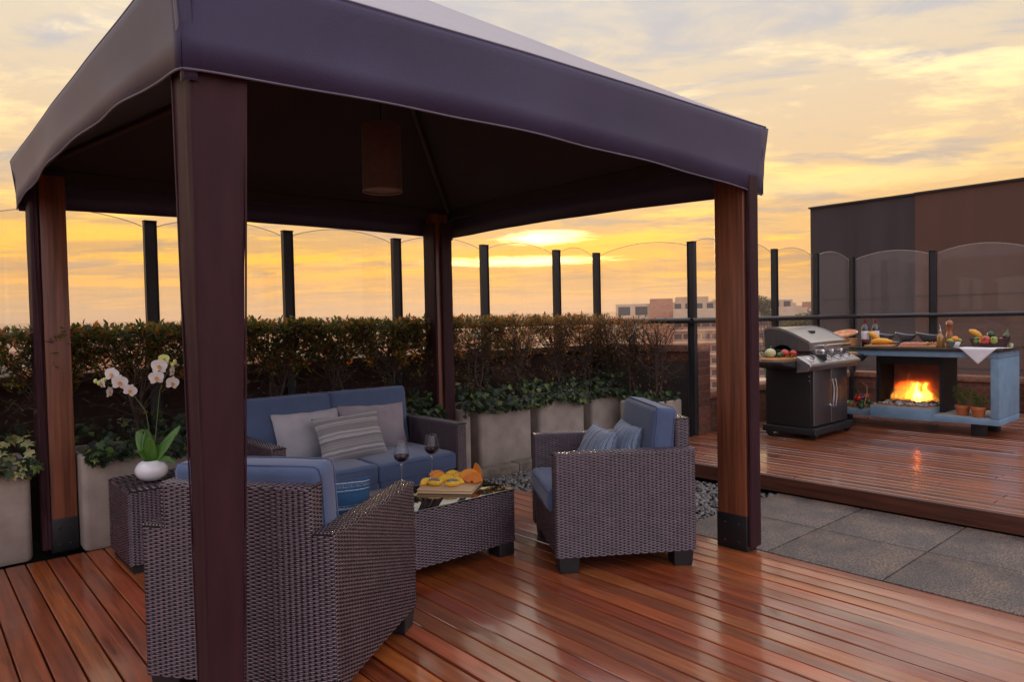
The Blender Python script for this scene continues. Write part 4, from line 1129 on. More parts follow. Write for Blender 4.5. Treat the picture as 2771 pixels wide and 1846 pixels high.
def pillow(name, label, w, h, th, loc, rot, mat, seed, group=None, inw=.07):
    mb = MB(); N = 26
    def side(s):
        def fn(u, v):
            a, b = 2*u-1, 2*v-1
            ee = (1-abs(a)**2.6)*(1-abs(b)**2.6)
            x = w/2*a*(1-inw*(1-b*b)); z_ = h/2*b*(1-inw*(1-a*a))
            y = s*th/2*(max(0, ee)**.52)
            nz_ = mnoise.noise(Vector((x*9+seed, z_*9, s)))*.010*ee**.3 + mnoise.noise(Vector((x*24, z_*24+seed, s)))*.004*ee**.3
            ed = mnoise.noise(Vector((x*15+seed, z_*15, 5)))*.004
            return (x+ed, y+s*nz_, z_+ed)
        return fn
    mb.grid(side(-1), N, N); mb.grid(side(1), N, N, flip=True)
    o = mb.build(name, mat, smooth=180, loc=loc, rot=rot, recalc=False)
    sm = MB(); pts = []
    m = 28
    for e_ in range(4):
        for i in range(m):
            f_ = i/m*2-1
            a, b = [(f_, -1), (1, f_), (-f_, 1), (-1, -f_)][e_]
            x = w/2*a*(1-inw*(1-b*b)); z_ = h/2*b*(1-inw*(1-a*a)); ed = mnoise.noise(Vector((x*15+seed, z_*15, 5)))*.004
            pts.append((x+ed, 0, z_+ed))
    pts.append(pts[0]); sm.tube(pts, .0028, 5, cap=False); sm.build('seam', mat, o, smooth=180)
    return tag(o, label, 'pillow', group)

# ---- sofa
sofa = thing('sofa', 'two seat brown wicker sofa with blue cushions against the planters', 'sofa', (2.305, 4.82, 0), PI)
lounge_body(sofa, 1.41, .86, za=.635, zb=.72)
for s in (-1, 1):
    cushion(sofa, 'seat_cushion', .309, .345, .063, (s*.3115, .085+.345+.075, .372), seed=3+s, puff=.016)
    cushion(sofa, 'back_cushion', .312, .066, .245, (s*.314, .155, .615), rot=(R(7), 0, 0), axis=1, seed=8+s, puff=.02, r=.03)
# ---- armchairs
ch = thing('armchair', 'wicker armchair seen from behind next to the thick near post', 'armchair', (.861, 2.487, 0), R(-53.5), 'pair of wicker armchairs')
CHF = lounge_body(ch, .757, .778, zb=.795)
cushion(ch, 'seat_cushion', .288, .335, .063, (0, .085+.335+.04, .372), seed=21, puff=.016)
cushion(ch, 'back_cushion', .292, .066, .235, (0, .152, .618), rot=(R(6), 0, 0), axis=1, seed=25, puff=.016, r=.03)
ch2 = copy_tree(ch); ch2.location = (3.427, 2.514, 0); ch2.rotation_euler.z = R(56.5)
ch2['label'] = 'wicker armchair in side view with a tall blue back cushion, right of the coffee table'
# ---- sofa pillows
pillow('pillow', 'plain pale grey pillow at the left on the sofa', .50, .37, .15, (2.10, 4.545, .575), (R(-17), R(0), R(2)), MAT['greypil'], 1)
pillow('pillow', 'mauve grey pillow leaning at the right end of the sofa', .53, .36, .15, (2.60, 4.54, .582), (R(-17), R(2), R(-3)), MAT['mauvepil'], 2)
pillow('pillow', 'long grey pillow with white stripes in the middle of the sofa', .50, .33, .15, (2.305, 4.335, .575), (R(-24), R(-2), R(1)), MAT['stripegrey'], 3)
# ---- armchair pillows (x axis of each pillow runs across the chair)
d2 = Vector((cos(R(146.5)), sin(R(146.5)), 0)); x2 = Vector((cos(R(56.5)), sin(R(56.5)), 0)); b2 = Vector((3.427, 2.514, 0))
def chpos(b, d, x, l, w_, z_): return tuple(b + d*l + x*w_ + Vector((0, 0, z_)))
pillow('pillow', 'blue white streaked pillow against the back of the right armchair', .42, .36, .14, chpos(b2, d2, x2, .30, .01, .565), (R(20), 0, R(56.5)), MAT['ikatblue'], 4, 'streaked pillows on the right armchair')
pillow('pillow', 'blue white streaked pillow nearer the front edge of the right armchair', .42, .35, .14, chpos(b2, d2, x2, .47, .0, .555), (R(26), 0, R(60)), MAT['ikatblue'], 5, 'streaked pillows on the right armchair')
d1 = Vector((cos(R(36.5)), sin(R(36.5)), 0)); x1 = Vector((cos(R(-53.5)), sin(R(-53.5)), 0)); b1 = Vector((.861, 2.487, 0))
pillow('pillow', 'knitted blue pillow with white stripes in the near armchair', .36, .29, .14, chpos(b1, d1, x1, .50, .105, .55), (R(-4), R(-4), R(-38)), MAT['stripeblue'], 6)
pillow('pillow', 'blue striped pillow tucked against the near armchair back cushion', .40, .28, .13, chpos(b1, d1, x1, .33, .02, .55), (R(14), 0, R(-53)), MAT['stripeblue'], 7)

# ---- coffee table
ct = thing('coffee_table', 'low wicker coffee table with a dark glass top', 'table', (2.13, 3.385, 0))
acc = []; bk = MB(); hx, hy = .515, .35
q = Path([(-hx, -hy, .012), (hx, -hy, .012), (hx, hy, .012), (-hx, hy, .012)], closed=True)
weave(acc, wall_S(q, .075, 1), q.L, .37-.075)
bk.box(-hx+.0035, hx-.0035, -hy+.0035, hy-.0035, .075, .368, 1)
wicker_build(acc, bk, 'wicker_body', ct, WM)
mb = MB(); mb.rbox(-hx-.004, hx+.004, -hy-.004, hy+.004, .373, .381, .003, 2); mb.build('glass_top', MAT['tableglass'], ct, smooth=30)
for sx in (-1, 1):
    for sy in (-1, 1):
        mb = MB(); x, y = sx*(hx-.06), sy*(hy-.06)
        mb.rbox(x-.055, x+.055, y-.055, y+.055, 0, .08, .006, 2); mb.build('leg', MAT['plastic'], ct, smooth=40)
# ---- side table
st = thing('side_table', 'square brown wicker side table beneath the orchid', 'table', (1.155, 4.475, 0))
acc = []; bk = MB(); hx, hy = .25, .245
q = Path([(-hx, -hy, .014), (hx, -hy, .014), (hx, hy, .014), (-hx, hy, .014)], closed=True)
weave(acc, wall_S(q, .05, 1), q.L, .40)
tp = Path([(-hx, .448, 0), (-hx, .462, .01), (hx, .462, .01), (hx, .448, 0)])
f0 = top_S(tp, -hy)
if f0(np.array([hy]), np.array([tp.L/2]))[1][0][2] < 0:
    g0 = f0; f0 = lambda u, v: (lambda a: (a[0], -a[1]))(g0(u, v))
weave(acc, f0, 2*hy, tp.L, cw=.12, rh=.017, amp=.002)
bk.box(-hx+.0035, hx-.0035, -hy+.0035, hy-.0035, .05, .459, 1)
wicker_build(acc, bk, 'wicker_body', st, WM)
mb = MB(); mb.box(-hx+.02, hx-.02, -hy+.02, hy-.02, 0, .052); mb.build('shadow_gap', MAT['plastic'], st)  # black block stands for the shadow gap under the table

# ---- orchid
orc = thing('potted_orchid', 'white moth orchid in a round white glazed pot', 'orchid', (1.075, 4.43, .463))
mb = MB(); prof = []
for i in range(19):
    tt = i/18; an = -PI/2*.80 + tt*(PI/2*.80+PI/2*.62)
    prof.append((.088*cos(an), .066+.066*sin(an)*1.0))
prof = [(.0, prof[0][1])] + prof + [(prof[-1][0]-.005, prof[-1][1]+.002), (prof[-1][0]-.008, prof[-1][1]-.006), (prof[-1][0]-.010, prof[-1][1]-.02)]
mb.lathe(prof, n=48, cap=False); mb.build('pot', MAT['white_glaze'], orc, smooth=60)
mb = MB(); mb.grid(lambda u, v: (.052*(2*u-1)*math.sqrt(max(0, 1-.5*(2*v-1)**2)), .052*(2*v-1)*math.sqrt(max(0, 1-.5*(2*u-1)**2)), .112+.008*mnoise.noise(Vector((u*7, v*7, 0)))), 12, 12); mb.build('soil', MAT['twig'], orc, smooth=180)
def strap(mb, az, L, W, rise, droop, tw=0):
    d = Vector((cos(az), sin(az), 0)); s = Vector((-d.y, d.x, 0)); ax_ = d*cos(rise)+Vector((0, 0, sin(rise))); s = s*cos(tw) + ax_.cross(s)*sin(tw)
    def fn(u, v):
        r = L*v*cos(rise)*(1-.1*v); h = .11 + L*v*sin(rise) - droop*v**2.4
        wd = W*(sin(PI*min(1, .12+.88*v)**.8)**.6 if v < .97 else .25)*(1 if v > .03 else .6)
        p = d*(r+.008) + s*((u-.5)*wd) + Vector((0, 0, h + abs(u-.5)*wd*.25))
        return tuple(p)
    mb.grid(fn, 6, 18)
for az, L, W, ri, dr, tw in ((R(140), .215, .075, R(70), .02, R(-52)), (R(110), .19, .085, R(82), .0, 0), (R(215), .15, .065, R(48), .04, R(-50)), (R(-18), .27, .060, R(52), .015, R(55)), (R(-25), .20, .050, R(48), .0, R(60)), (R(-40), .16, .05, R(22), .075, R(25)), (R(250), .17, .07, R(76), .02, 0)):
    mb = MB(); strap(mb, az, L, W, ri, dr, tw); mb.build('leaf', MAT['orchid_leaf'], orc, smooth=180, solid=.002)
vr = Vector(rows[0]).normalized(); vu = Vector((0, 0, 1)); vf = -Vector((1.075, 4.43, 0)).normalized()   # towards the viewer
OX = Vector((vr.x, vr.y, 0)).normalized()
def op(dx, z_, dy=0): return OX*dx + vf*dy + Vector((0, 0, z_-.463))
stalks = [[op(.0, .57), op(-.005, .74), op(-.02, .87, .01), op(-.09, .97, .02), op(-.19, 1.03, .02), op(-.295, 1.055, .02)],
          [op(.0, .57), op(.03, .72), op(.05, .89), op(.065, 1.0, .01), op(.10, 1.08, .02), op(.145, 1.135, .02)]]
for s in stalks:
    mb = MB(); sm = []
    for i in range(len(s)-1):
        for k in range(5): sm.append(s[i].lerp(s[i+1], k/5))
    sm.append(s[-1]); sm = [sm[0]] + [(sm[i-1]+sm[i]*2+sm[i+1])/4 for i in range(1, len(sm)-1)] + [sm[-1]]
    mb.tube(sm, [.0032-.0018*i/len(sm) for i in range(len(sm))], 6); mb.build('flower_stem', MAT['stem'], orc, smooth=180)
def petalmesh(mb, M4, ang, L, W, cup, mi=0):
    def fn(u, v):
        b = v*L; ww = W*max(.0, sin(PI*min(.985, .10+.90*v)))**.55
        x = (u-.5)*ww; z_ = cup*(v**1.5)*L + .10*abs(u-.5)*ww
        c_, s_ = cos(ang), sin(ang)
        return (x*c_ - b*s_, x*s_ + b*c_, z_)
    mb.grid(fn, 6, 8, mi, M4)
def flower(dx, z_, dy, size, yaw, pitch, roll, green=False):
    base = Matrix((OX, vu, vf)).transposed()           # x right, y up, z towards viewer
    rot = base.to_4x4() @ Euler((pitch, yaw, roll)).to_matrix().to_4x4()
    pos = op(dx, z_, dy)
    M4 = Matrix.Translation((0, 0, 0)) @ rot @ Matrix.Scale(size, 4)
    mb = MB()
    for an in (R(0), R(128), R(-128)): petalmesh(mb, M4, an, .50, .36, -.06)
    for an in (R(68), R(-68)): petalmesh(mb, M4, an, .54, .64, .05)
    f = mb.build('flower', MAT['petalgreen'] if green else MAT['petal'], orc, smooth=180, loc=pos, recalc=False)
    lm = MB()
    for an, L_ in ((R(180), .26), (R(125), .15), (R(-125), .15)): petalmesh(lm, M4 @ Matrix.Translation((0, .02, .05)), an, L_, .13, .7)
    lm.ball((0, 0, 0), (.055, .07, .08), 8, 0, M4 @ Matrix.Translation((0, .03, .06)))
    lm.build('lip', MAT['lip'], f, smooth=180)
for a in ((-.208, 1.087, .045, .088, R(-22), R(-6), R(-12)), (-.165, 1.042, .06, .094, R(12), R(4), R(-8)), (-.108, .995, .05, .080, R(14), R(8), R(-24)),
          (-.265, 1.036, .03, .062, R(-55), R(0), R(10)), (-.227, .986, .03, .070, R(60), R(12), R(12)),
          (.064, 1.129, .045, .092, R(-6), R(-4), R(-3)), (.045, 1.065, .05, .088, R(4), R(6), R(6)), (.135, 1.032, .04, .082, R(24), R(8), R(-10)),
          (.136, 1.098, .03, .066, R(64), R(0), R(0))): flower(*a)
flower(.093, 1.171, .035, .064, R(10), R(-24), R(0), True)
for dx, z_ in ((-.304, 1.052), (-.253, 1.058), (.142, 1.138), (.155, 1.155), (-.285, 1.040)):
    mb = MB(); mb.ball(tuple(op(dx, z_, .03)), (.011, .011, .014), 10); mb.build('bud', MAT['petalgreen'], orc, smooth=180)

# ---- wine glasses
def wineglass(x, y, label):
    g = thing('wine_glass', label, 'wine glass', (x, y, .3815), 0, 'two glasses of red wine')
    H = .25
    out = [(.036, 0), (.0365, .0015), (.012, .006), (.0045, .014), (.0037, .03), (.0036, .09), (.0045, .108), (.010, .117), (.024, .128), (.038, .142), (.0455, .156), (.0475, .168), (.0455, .19), (.040, .22), (.034, H)]
    inn = [(.0332, H), (.0392, .22), (.0447, .19), (.0467, .168), (.0447, .157), (.037, .1435), (.022, .131), (.0, .126)]
    mb = MB(); mb.lathe(out[7:]+inn, n=40, cap=False)
    mb.build('bowl', MAT['wineglass'], g, smooth=60)
    mb = MB(); mb.lathe([(0, 0)]+out[:8]+[(0, .118)], n=28, cap=False); mb.build('stem', MAT['solid_glass'], g, smooth=60)
    mb = MB(); mb.tube([(.034*cos(2*PI*i/40), .034*sin(2*PI*i/40), H) for i in range(41)], .0011, 6, cap=False); mb.build('lip', MAT['solid_glass'], g, smooth=180)
    mb = MB(); mb.lathe([(.0, .1265), (.0215, .1315), (.0365, .144), (.0442, .1575), (.0462, .168), (.0462, .170), (.0, .170)], n=40, cap=False); mb.build('wine', MAT['wine'], g, smooth=40)
wineglass(2.262, 3.63, 'glass of red wine nearer the near armchair, left of the fruit board')
wineglass(2.535, 3.705, 'glass of red wine standing behind the fruit board, nearer the right sofa cushion')
# ---- fruit board
BD = math.atan2(-.24, .20); bc = Vector((2.392, 3.31, .3815))
fb = thing('serving_board', 'pale wooden serving board with fruit on the glass coffee table', 'board', tuple(bc), BD)
mb = MB(); mb.rbox(-.160, .160, -.155, .155, 0, .0125, .006, 3); mb.rbox(-.157, .157, -.152, .152, .0120, .0145, .001, 1); mb.rbox(-.160, .160, -.155, .155, .014, .027, .006, 3); mb.build('plank', MAT['board'], fb, smooth=40)
FM = Matrix.Translation(bc+Vector((0, 0, .027))) @ Matrix.Rotation(BD, 4, 'Z')
def fl(x, y, z_=0): return tuple(FM @ Vector((x, y, z_)))
def wedge_slice(x, y, rz, r, th, a0, a1, teeth, mat, label, name, tilt=0, lean=0, zz=0, core=True, rind=True, group=None, inner=.28):
    n = 26; poly = []
    for k in range(n+1):
        an = R(a0 + (a1-a0)*k/n); q = r*(1+ (.07*(1 if k % 2 else -1) if teeth else 0))
        poly.append((q*cos(an), q*sin(an)))
    for k in range(9):
        an = R(a1 + (a0-a1)*k/8); poly.append((r*inner*cos(an), r*inner*sin(an)))
    mb = MB(); mb.prism(poly, -th/2, th/2, 'y')
    zmin = min(p[1] for p in poly)
    o = mb.build(name, mat, smooth=30, bevel=.0015, seg=1)
    o.matrix_world = FM @ Matrix.Translation((x, y, zz)) @ Matrix.Rotation(rz, 4, 'Z') @ Matrix.Rotation(lean, 4, 'X') @ Matrix.Translation((0, 0, -zmin)) @ Matrix.Rotation(tilt, 4, 'Y')
    tag(o, label, 'fruit', group)
    if rind:
        rb = MB(); pr = []
        for k in range(n+1):
            an = R(a0+(a1-a0)*k/n); pr.append((r*.99*cos(an), r*.99*sin(an)))
        for k in range(n, -1, -1):
            an = R(a0+(a1-a0)*k/n); pr.append((r*1.035*cos(an), r*1.035*sin(an)))
        rb.prism(pr, -th*.42, th*.42, 'y'); rb.build('rind', MAT['rind'], o, smooth=30)
    return o
G = 'cut fruit on the serving board'
wedge_slice(-.105, .085, R(8), .058, .016, 5, 150, False, MAT['papaya'], 'orange papaya slice at the back left corner of the board', 'papaya_slice', lean=R(-24), group=G)
wedge_slice(-.085, .055, R(-6), .056, .014, 10, 160, False, MAT['melon'], 'orange fruit slice lying in front of the papaya at the left', 'papaya_slice', lean=R(-34), group=G)
wedge_slice(-.01, .085, R(4), .060, .018, 8, 172, True, MAT['pineapple'], 'toothed pineapple slice standing at the back middle of the board', 'pineapple_slice', lean=R(-25), group=G)
wedge_slice(.035, .060, R(-8), .055, .016, 8, 172, True, MAT['pineapple'], 'pineapple slice leaning in front of the standing toothed one', 'pineapple_slice', lean=R(-32), group=G)
wedge_slice(-.03, .015, R(5), .060, .016, 10, 170, True, MAT['pineapple'], 'flat pineapple slice in the centre of the board', 'pineapple_slice', lean=R(-48), group=G)
wedge_slice(-.120, -.055, R(48), .050, .024, 12, 165, False, MAT['pineapple'], 'thick yellow fruit wedge at the front left corner', 'melon_wedge', lean=R(-50), rind=False, group=G)
wedge_slice(.045, -.035, R(20), .046, .022, 12, 168, False, MAT['pineapple'], 'short yellow fruit wedge in the front middle', 'melon_wedge', lean=R(-40), rind=False, group=G)
wedge_slice(.095, .095, R(-38), .105, .014, 62, 118, False, MAT['papaya'], 'tall papaya wedge propped up at the back right, seeds along its edge', 'papaya_wedge', tilt=R(42), lean=R(-12), group=G, inner=.0)
wedge_slice(.100, .040, R(-18), .088, .018, 25, 150, False, MAT['melon'], 'big orange melon slice standing at the right', 'melon_slice', lean=R(-24), group=G, rind=False)
wedge_slice(.125, .0, R(-28), .074, .017, 20, 165, False, MAT['papaya'], 'round orange melon slice in front at the right', 'melon_slice', lean=R(-30), group=G, rind=False)
for i, (x, y, rz, lb) in enumerate(((-.075, -.070, R(-6), 'granadilla quarter with grey seeds at the front left'), (.030, -.080, R(22), 'granadilla quarter with grey seeds at the front middle'))):
    mb = MB(); mb.ball((0, 0, .022), (.046, .026, .022), 18, lobes=lambda a, c_: 1+.05*sin(9*a))
    o = mb.build('seeded_fruit', MAT['pineapple'], smooth=60); o.matrix_world = FM @ Matrix.Translation((x, y, 0)) @ Matrix.Rotation(rz, 4, 'Z'); tag(o, lb, 'fruit', G)
    sb = MB(); sb.ball((0, 0, 0), (.036, .017, .010), 16, lobes=lambda a, c_: 1+.08*sin(13*a)); sb.build('seeds', MAT['seed'], o, smooth=180, loc=(0, -.006, .037))

# ------------------------------------------------------------------ barbecue grill
ZD = .12
gr = thing('barbecue_grill', 'stainless steel gas barbecue grill with black cabinet and side shelves', 'grill', (7.10, 3.45, ZD))
def G_(p): return (p[0]-7.10, p[1]-3.45, p[2]-ZD)
def gp(mb, name, mat, parent=gr, **k):
    mb.v = [G_(p) for p in mb.v]; return mb.build(name, mat, parent, **k)
mb = MB(); mb.rbox(6.66, 7.53, 3.185, 3.74, .165, .235, .01, 2); gp(mb, 'base', MAT['black'], smooth=40)
for x in (6.72, 7.46):
    for y in (3.23, 3.69):
        mb = MB(); mb.lathe([(.012, -.016), (.034, -.013), (.034, .013), (.012, .016)], n=18, M=Matrix.Translation((x, y, .155)) @ Matrix.Rotation(PI/2, 4, 'Y')); gp(mb, 'caster', MAT['plastic'], smooth=40)
mb = MB(); mb.rbox(6.70, 7.475, 3.245, 3.72, .235, .86, .006, 2); cab = gp(mb, 'cabinet', MAT['black'], smooth=40)
for z_ in (.70, .745):
    mb = MB(); mb.ball((6.699, 3.262, z_), (.004, .006, .006), 8); gp(mb, 'screw', MAT['chrome'], cab, smooth=180)
for a, b, hx_ in ((6.715, 7.085, 7.055), (7.09, 7.46, 7.12)):
    mb = MB(); mb.rbox(a, b, 3.222, 3.245, .25, .81, .006, 2); d_ = gp(mb, 'door', MAT['darksteel'], smooth=40)
    mb = MB(); mb.tube([(hx_, 3.222, .68), (hx_, 3.19, .70), (hx_, 3.183, .62), (hx_, 3.18, .56), (hx_, 3.183, .50), (hx_, 3.19, .42), (hx_, 3.222, .44)], .008, 8); gp(mb, 'handle', MAT['chrome'], d_, smooth=60)
mb = MB(); mb.prism([(3.205, .82), (3.74, .82), (3.74, 1.01), (3.245, .985), (3.225, .96)], 6.735, 7.485, 'x'); gp(mb, 'firebox', MAT['black'], bevel=.006)
# control panel
mb = MB(); pan = [(3.225, .955), (3.105, .885), (3.095, .862), (3.135, .815), (3.24, .80), (3.24, .955)]
mb.prism(pan, 6.40, 7.50, 'x'); pn = gp(mb, 'control_panel', MAT['stainless'], bevel=.008)
mb = MB(); mb.box(6.745, 6.752, 3.11, 3.2235, .90, .957); gp(mb, 'panel_seam', MAT['plastic'], pn)
PN = Matrix.Rotation(R(-30.3), 4, 'X')
for kx in (6.53, 6.90, 7.10, 7.30):
    B4 = Matrix.Translation((kx, 3.165, .920)) @ Matrix.Rotation(R(30.3), 4, 'X')
    mb = MB(); mb.lathe([(.0, .0), (.037, 0), (.037, .006), (.032, .010), (.0, .010)], n=24, M=B4, cap=False); mb.lathe([(.024, .01), (.024, .026), (.021, .030), (.0, .030)], n=24, M=B4, cap=False)
    kb = gp(mb, 'knob', MAT['chrome'], smooth=40)
    mb = MB(); mb.rbox(-.0075, .0075, -.028, .028, .024, .046, .004, 2, 0, B4); gp(mb, 'grip', MAT['darksteel'], kb, smooth=40)
for kx in (6.90, 7.10, 7.30):
    mb = MB(); mb.ball((kx-.02, 3.205, .982), (.021, .018, .023), 14); gp(mb, 'igniter', MAT['chrome'], smooth=180)
mb = MB(); mb.rbox(6.755, 7.485, 3.212, 3.235, .955, 1.005, .004, 2)
gp(mb, 'fascia_strip', MAT['stainless'], smooth=40)
mb = MB()
for i in range(5): mb.box(6.80+.14*i, 6.89+.14*i, 3.208, 3.2135, .965, .974)
gp(mb, 'slots', MAT['plastic'])
# side shelves
mb = MB(); mb.prism([(6.14, .915), (6.72, .915), (6.72, .80), (6.60, .815), (6.30, .86), (6.14, .885)], 3.24, 3.70, 'y'); gp(mb, 'side_shelf', MAT['black'], bevel=.006)
mb = MB(); mb.prism([(7.50, .915), (7.98, .915), (7.985, .89), (7.86, .835), (7.50, .80)], 3.22, 3.70, 'y'); gp(mb, 'side_shelf', MAT['darksteel'], bevel=.008)
# lid: curved hood
prof = [(3.745, 1.19), (3.735, 1.213), (3.70, 1.226), (3.65, 1.229), (3.58, 1.218), (3.50, 1.192), (3.42, 1.158), (3.34, 1.118), (3.275, 1.085), (3.265, 1.075)]
low = [(3.262, .990), (3.40, .988), (3.44, .998), (3.50, 1.042), (3.545, 1.05), (3.60, 1.04), (3.63, 1.02), (3.70, 1.008), (3.735, 1.02)]
mb = MB()
def hoodx(x0, x1):
    n = len(prof)
    vs = [(x0, y, z_) for y, z_ in prof] + [(x1, y, z_) for y, z_ in prof]
    mb.add(vs, [(i, i+1, n+i+1, n+i) for i in range(n-1)])
mb.prism(prof+low, 6.73, 7.51, 'x'); ld = gp(mb, 'lid', MAT['stainless'], smooth=35, bevel=.004)
for s in (6.722, 7.502):
    mb = MB(); mb.prism(prof+low, s, s+.012, 'x'); gp(mb, 'end_cap', MAT['darksteel'], ld, smooth=35, bevel=.003)
for s in (6.7165, 7.5085):
    mb = MB()
    pr2 = [(y-.004, z_+.006) for y, z_ in prof]; pr3 = [(y+.003, z_-.017) for y, z_ in reversed(prof)]
    mb.prism(pr2+pr3, s, s+.018, 'x'); gp(mb, 'trim_band', MAT['stainless'], ld, smooth=35)
mb = MB(); mb.tube([(6.93, 3.205, 1.035), (7.22, 3.205, 1.035), (7.49, 3.205, 1.035)], .017, 14)
for x in (6.98, 7.44): mb.tube([(x, 3.205, 1.035), (x, 3.265, 1.035)], .010, 8)
gp(mb, 'handle', MAT['chrome'], ld, smooth=50)
mb = MB(); mb.rbox(7.10, 7.17, 3.42, 3.47, 1.158, 1.184, .003, 1); gp(mb, 'thermometer', MAT['plastic'], ld, smooth=30)
mb = MB(); mb.tube([(6.30, 3.72, .93), (6.45, 3.76, .97), (6.58, 3.75, .99), (6.74, 3.73, .985)], .006, 6); gp(mb, 'cable', MAT['plastic'], smooth=60)

def solo(mb, name, mat, label, cat, loc=(0, 0, 0), rot=(0, 0, 0), group=None, **k):
    o = mb.build(name, mat, None, loc=loc, rot=rot, **k); return tag(o, label, cat, group)
# things on the left shelf
ZS = .915
mb = MB(); pts = rpoly(-.27, .27, -.10, .10, .09, 8, 2); mb.prism([(p[0], p[1]) for p in pts], 0, .022, 'z')
solo(mb, 'cutting_board', MAT['board2'], 'round ended honey coloured cutting board on the grill side shelf', 'cutting board', (6.47, 3.38, ZS+.001), (0, 0, R(-22)), bevel=.003, smooth=40)
def on(x, y, z_): return (x, y, z_)
ZB = ZS+.0235
mb = MB(); mb.ball((0, 0, .045), (.052, .052, .046), 20, lobes=lambda a, c_: 1+.015*sin(7*a)); o = solo(mb, 'onion', MAT['onion_skin'], 'pale green onion on the grill cutting board', 'onion', (6.38, 3.49, ZB), smooth=180)
mb = MB(); mb.tube([(0, 0, .085), (.004, 0, .105), (.012, 0, .115)], [.006, .004, .002], 6); mb.build('stalk', MAT['calyx'], o, smooth=180)
mb = MB(); mb.tube([(0, 0, 0), (.01, 0, .004), (.05, 0, .008), (.10, 0, .009), (.16, 0, .006), (.172, 0, .004)], [.012, .021, .025, .024, .019, .008], 14); solo(mb, 'courgette', MAT['courgette_skin'], 'dark green courgette between the onion and the tomatoes', 'vegetable', (6.385, 3.415, ZB+.020), (0, 0, R(12)), smooth=180)
def tomato(x, y, r, label, z_=ZB):
    mb = MB(); mb.ball((0, 0, r*.86), (r, r, r*.88), 20, lobes=lambda a, c_: 1+.03*sin(5*a)*(1-abs(c_)))
    o = solo(mb, 'tomato', MAT['red_skin'], label, 'tomato', (x, y, z_), smooth=180, group='tomatoes on the grill cutting board')
    mb = MB()
    for k in range(5):
        a = 2*PI*k/5; mb.tube([(0, 0, r*1.74), (cos(a)*r*.25, sin(a)*r*.25, r*1.72), (cos(a)*r*.5, sin(a)*r*.5, r*1.62)], [.003, .004, .001], 5)
    mb.build('calyx', MAT['calyx'], o, smooth=180)
tomato(6.555, 3.435, .043, 'ripe red tomato next to the courgette'); tomato(6.655, 3.40, .038, 'smaller red tomato nearest the grill hood')
mb = MB(); rng = random.Random(4)
for i in range(40): leaf(mb, Vector((rng.uniform(-.03, .03), rng.uniform(-.02, .02), rng.uniform(.002, .02))), rv(rng), Vector((0, 0, 1)), .02, .014)
solo(mb, 'parsley_sprig', MAT['herb'], 'little green sprig at the front of the grill cutting board', 'herb', (6.47, 3.335, ZB), recalc=False)
mb = MB(); mb.rbox(-.075, .075, -.011, .011, .002, .018, .007, 3); o = solo(mb, 'knife', MAT['knifehandle'], 'dark handled knife lying on the grill cutting board', 'knife', (6.645, 3.315, ZB), (0, 0, R(-14)), smooth=60)
mb = MB(); mb.prism([(-.08, -.012), (-.20, -.014), (-.215, .004), (-.08, .012)], .008, .0105, 'z'); mb.build('blade', MAT['chrome'], o)
# things on the right shelf
mb = MB(); mb.rbox(-.14, .14, -.11, .11, 0, .02, .004, 2); solo(mb, 'herb_board', MAT['board2'], 'small wooden board under the green herb bunch, on the right grill shelf', 'board', (7.76, 3.42, ZS+.001), (0, 0, R(-50)), smooth=40)
mb = MB(); rng = random.Random(9)
for i in range(420):
    p = Vector((rng.gauss(0, .055), rng.gauss(0, .038), .004+.05*rng.random()*rng.random())); leaf(mb, p, rv(rng)+Vector((0, 0, .5)), Vector((0, 0, 1)), rng.uniform(.015, .032), .008)
solo(mb, 'herb_bunch', MAT['herb'], 'heap of fresh green herbs beside the grill', 'herb', (7.76, 3.42, ZS+.022), (0, 0, R(-50)), recalc=False)
# ------------------------------------------------------------------ fireplace counter
ck = thing('fireplace_counter', 'blue grey outdoor counter with a lit fireplace and dark stone top', 'counter', (8.21, 2.95, ZD))
def K_(p): return (p[0]-8.21, p[1]-2.95, p[2]-ZD)
def kp(mb, name, mat, parent=ck, **k):
    mb.v = [K_(p) for p in mb.v]; return mb.build(name, mat, parent, **k)
X0, X1, Y0, Y1 = 7.87, 8.55, 1.975, 3.86
mb = MB(); mb.rbox(X0, X1, Y0, Y1, .895, .958, .005, 2); kp(mb, 'top_beam', MAT['bluepaint'], smooth=40)
mb = MB(); mb.rbox(X0, X1, Y0, Y0+.075, .31, .893, .005, 2); kp(mb, 'end_panel', MAT['bluepaint'], smooth=40)
mb = MB(); mb.rbox(X0, X1, Y1-.075, Y1, .31, .893, .005, 2); kp(mb, 'end_panel', MAT['bluepaint'], smooth=40)
mb = MB(); mb.rbox(X0, X1, Y0-.002, Y1+.002, .245, .308, .005, 2); kp(mb, 'bottom_shelf', MAT['bluepaint'], smooth=40)
mb = MB(); mb.box(X0+.012, X1-.01, Y0+.08, Y1-.08, .308, .312); kp(mb, 'shelf_screed', MAT['ledge'])
mb = MB(); mb.rbox(X0-.025, X1+.06, Y0-.03, Y1+.03, .960, .99, .003, 2); kp(mb, 'worktop', MAT['granite'], smooth=40)
for y in (Y0+.2, Y1-.2):
    for x in (X0+.12, X1-.12):
        mb = MB(); mb.rbox(x-.05, x+.05, y-.06, y+.06, .12, .245, .004, 2); kp(mb, 'foot', MAT['black'], smooth=40)
mb = MB(); mb.rbox(7.80, 8.06, 2.545, 3.135, .247, .368, .004, 2); h = kp(mb, 'hearth', MAT['bluepaint'], smooth=40)
mb = MB(); mb.box(7.803, 8.42, 2.549, 3.131, .3685, .3715); kp(mb, 'hearth_slab', MAT['hearthtop'], h)
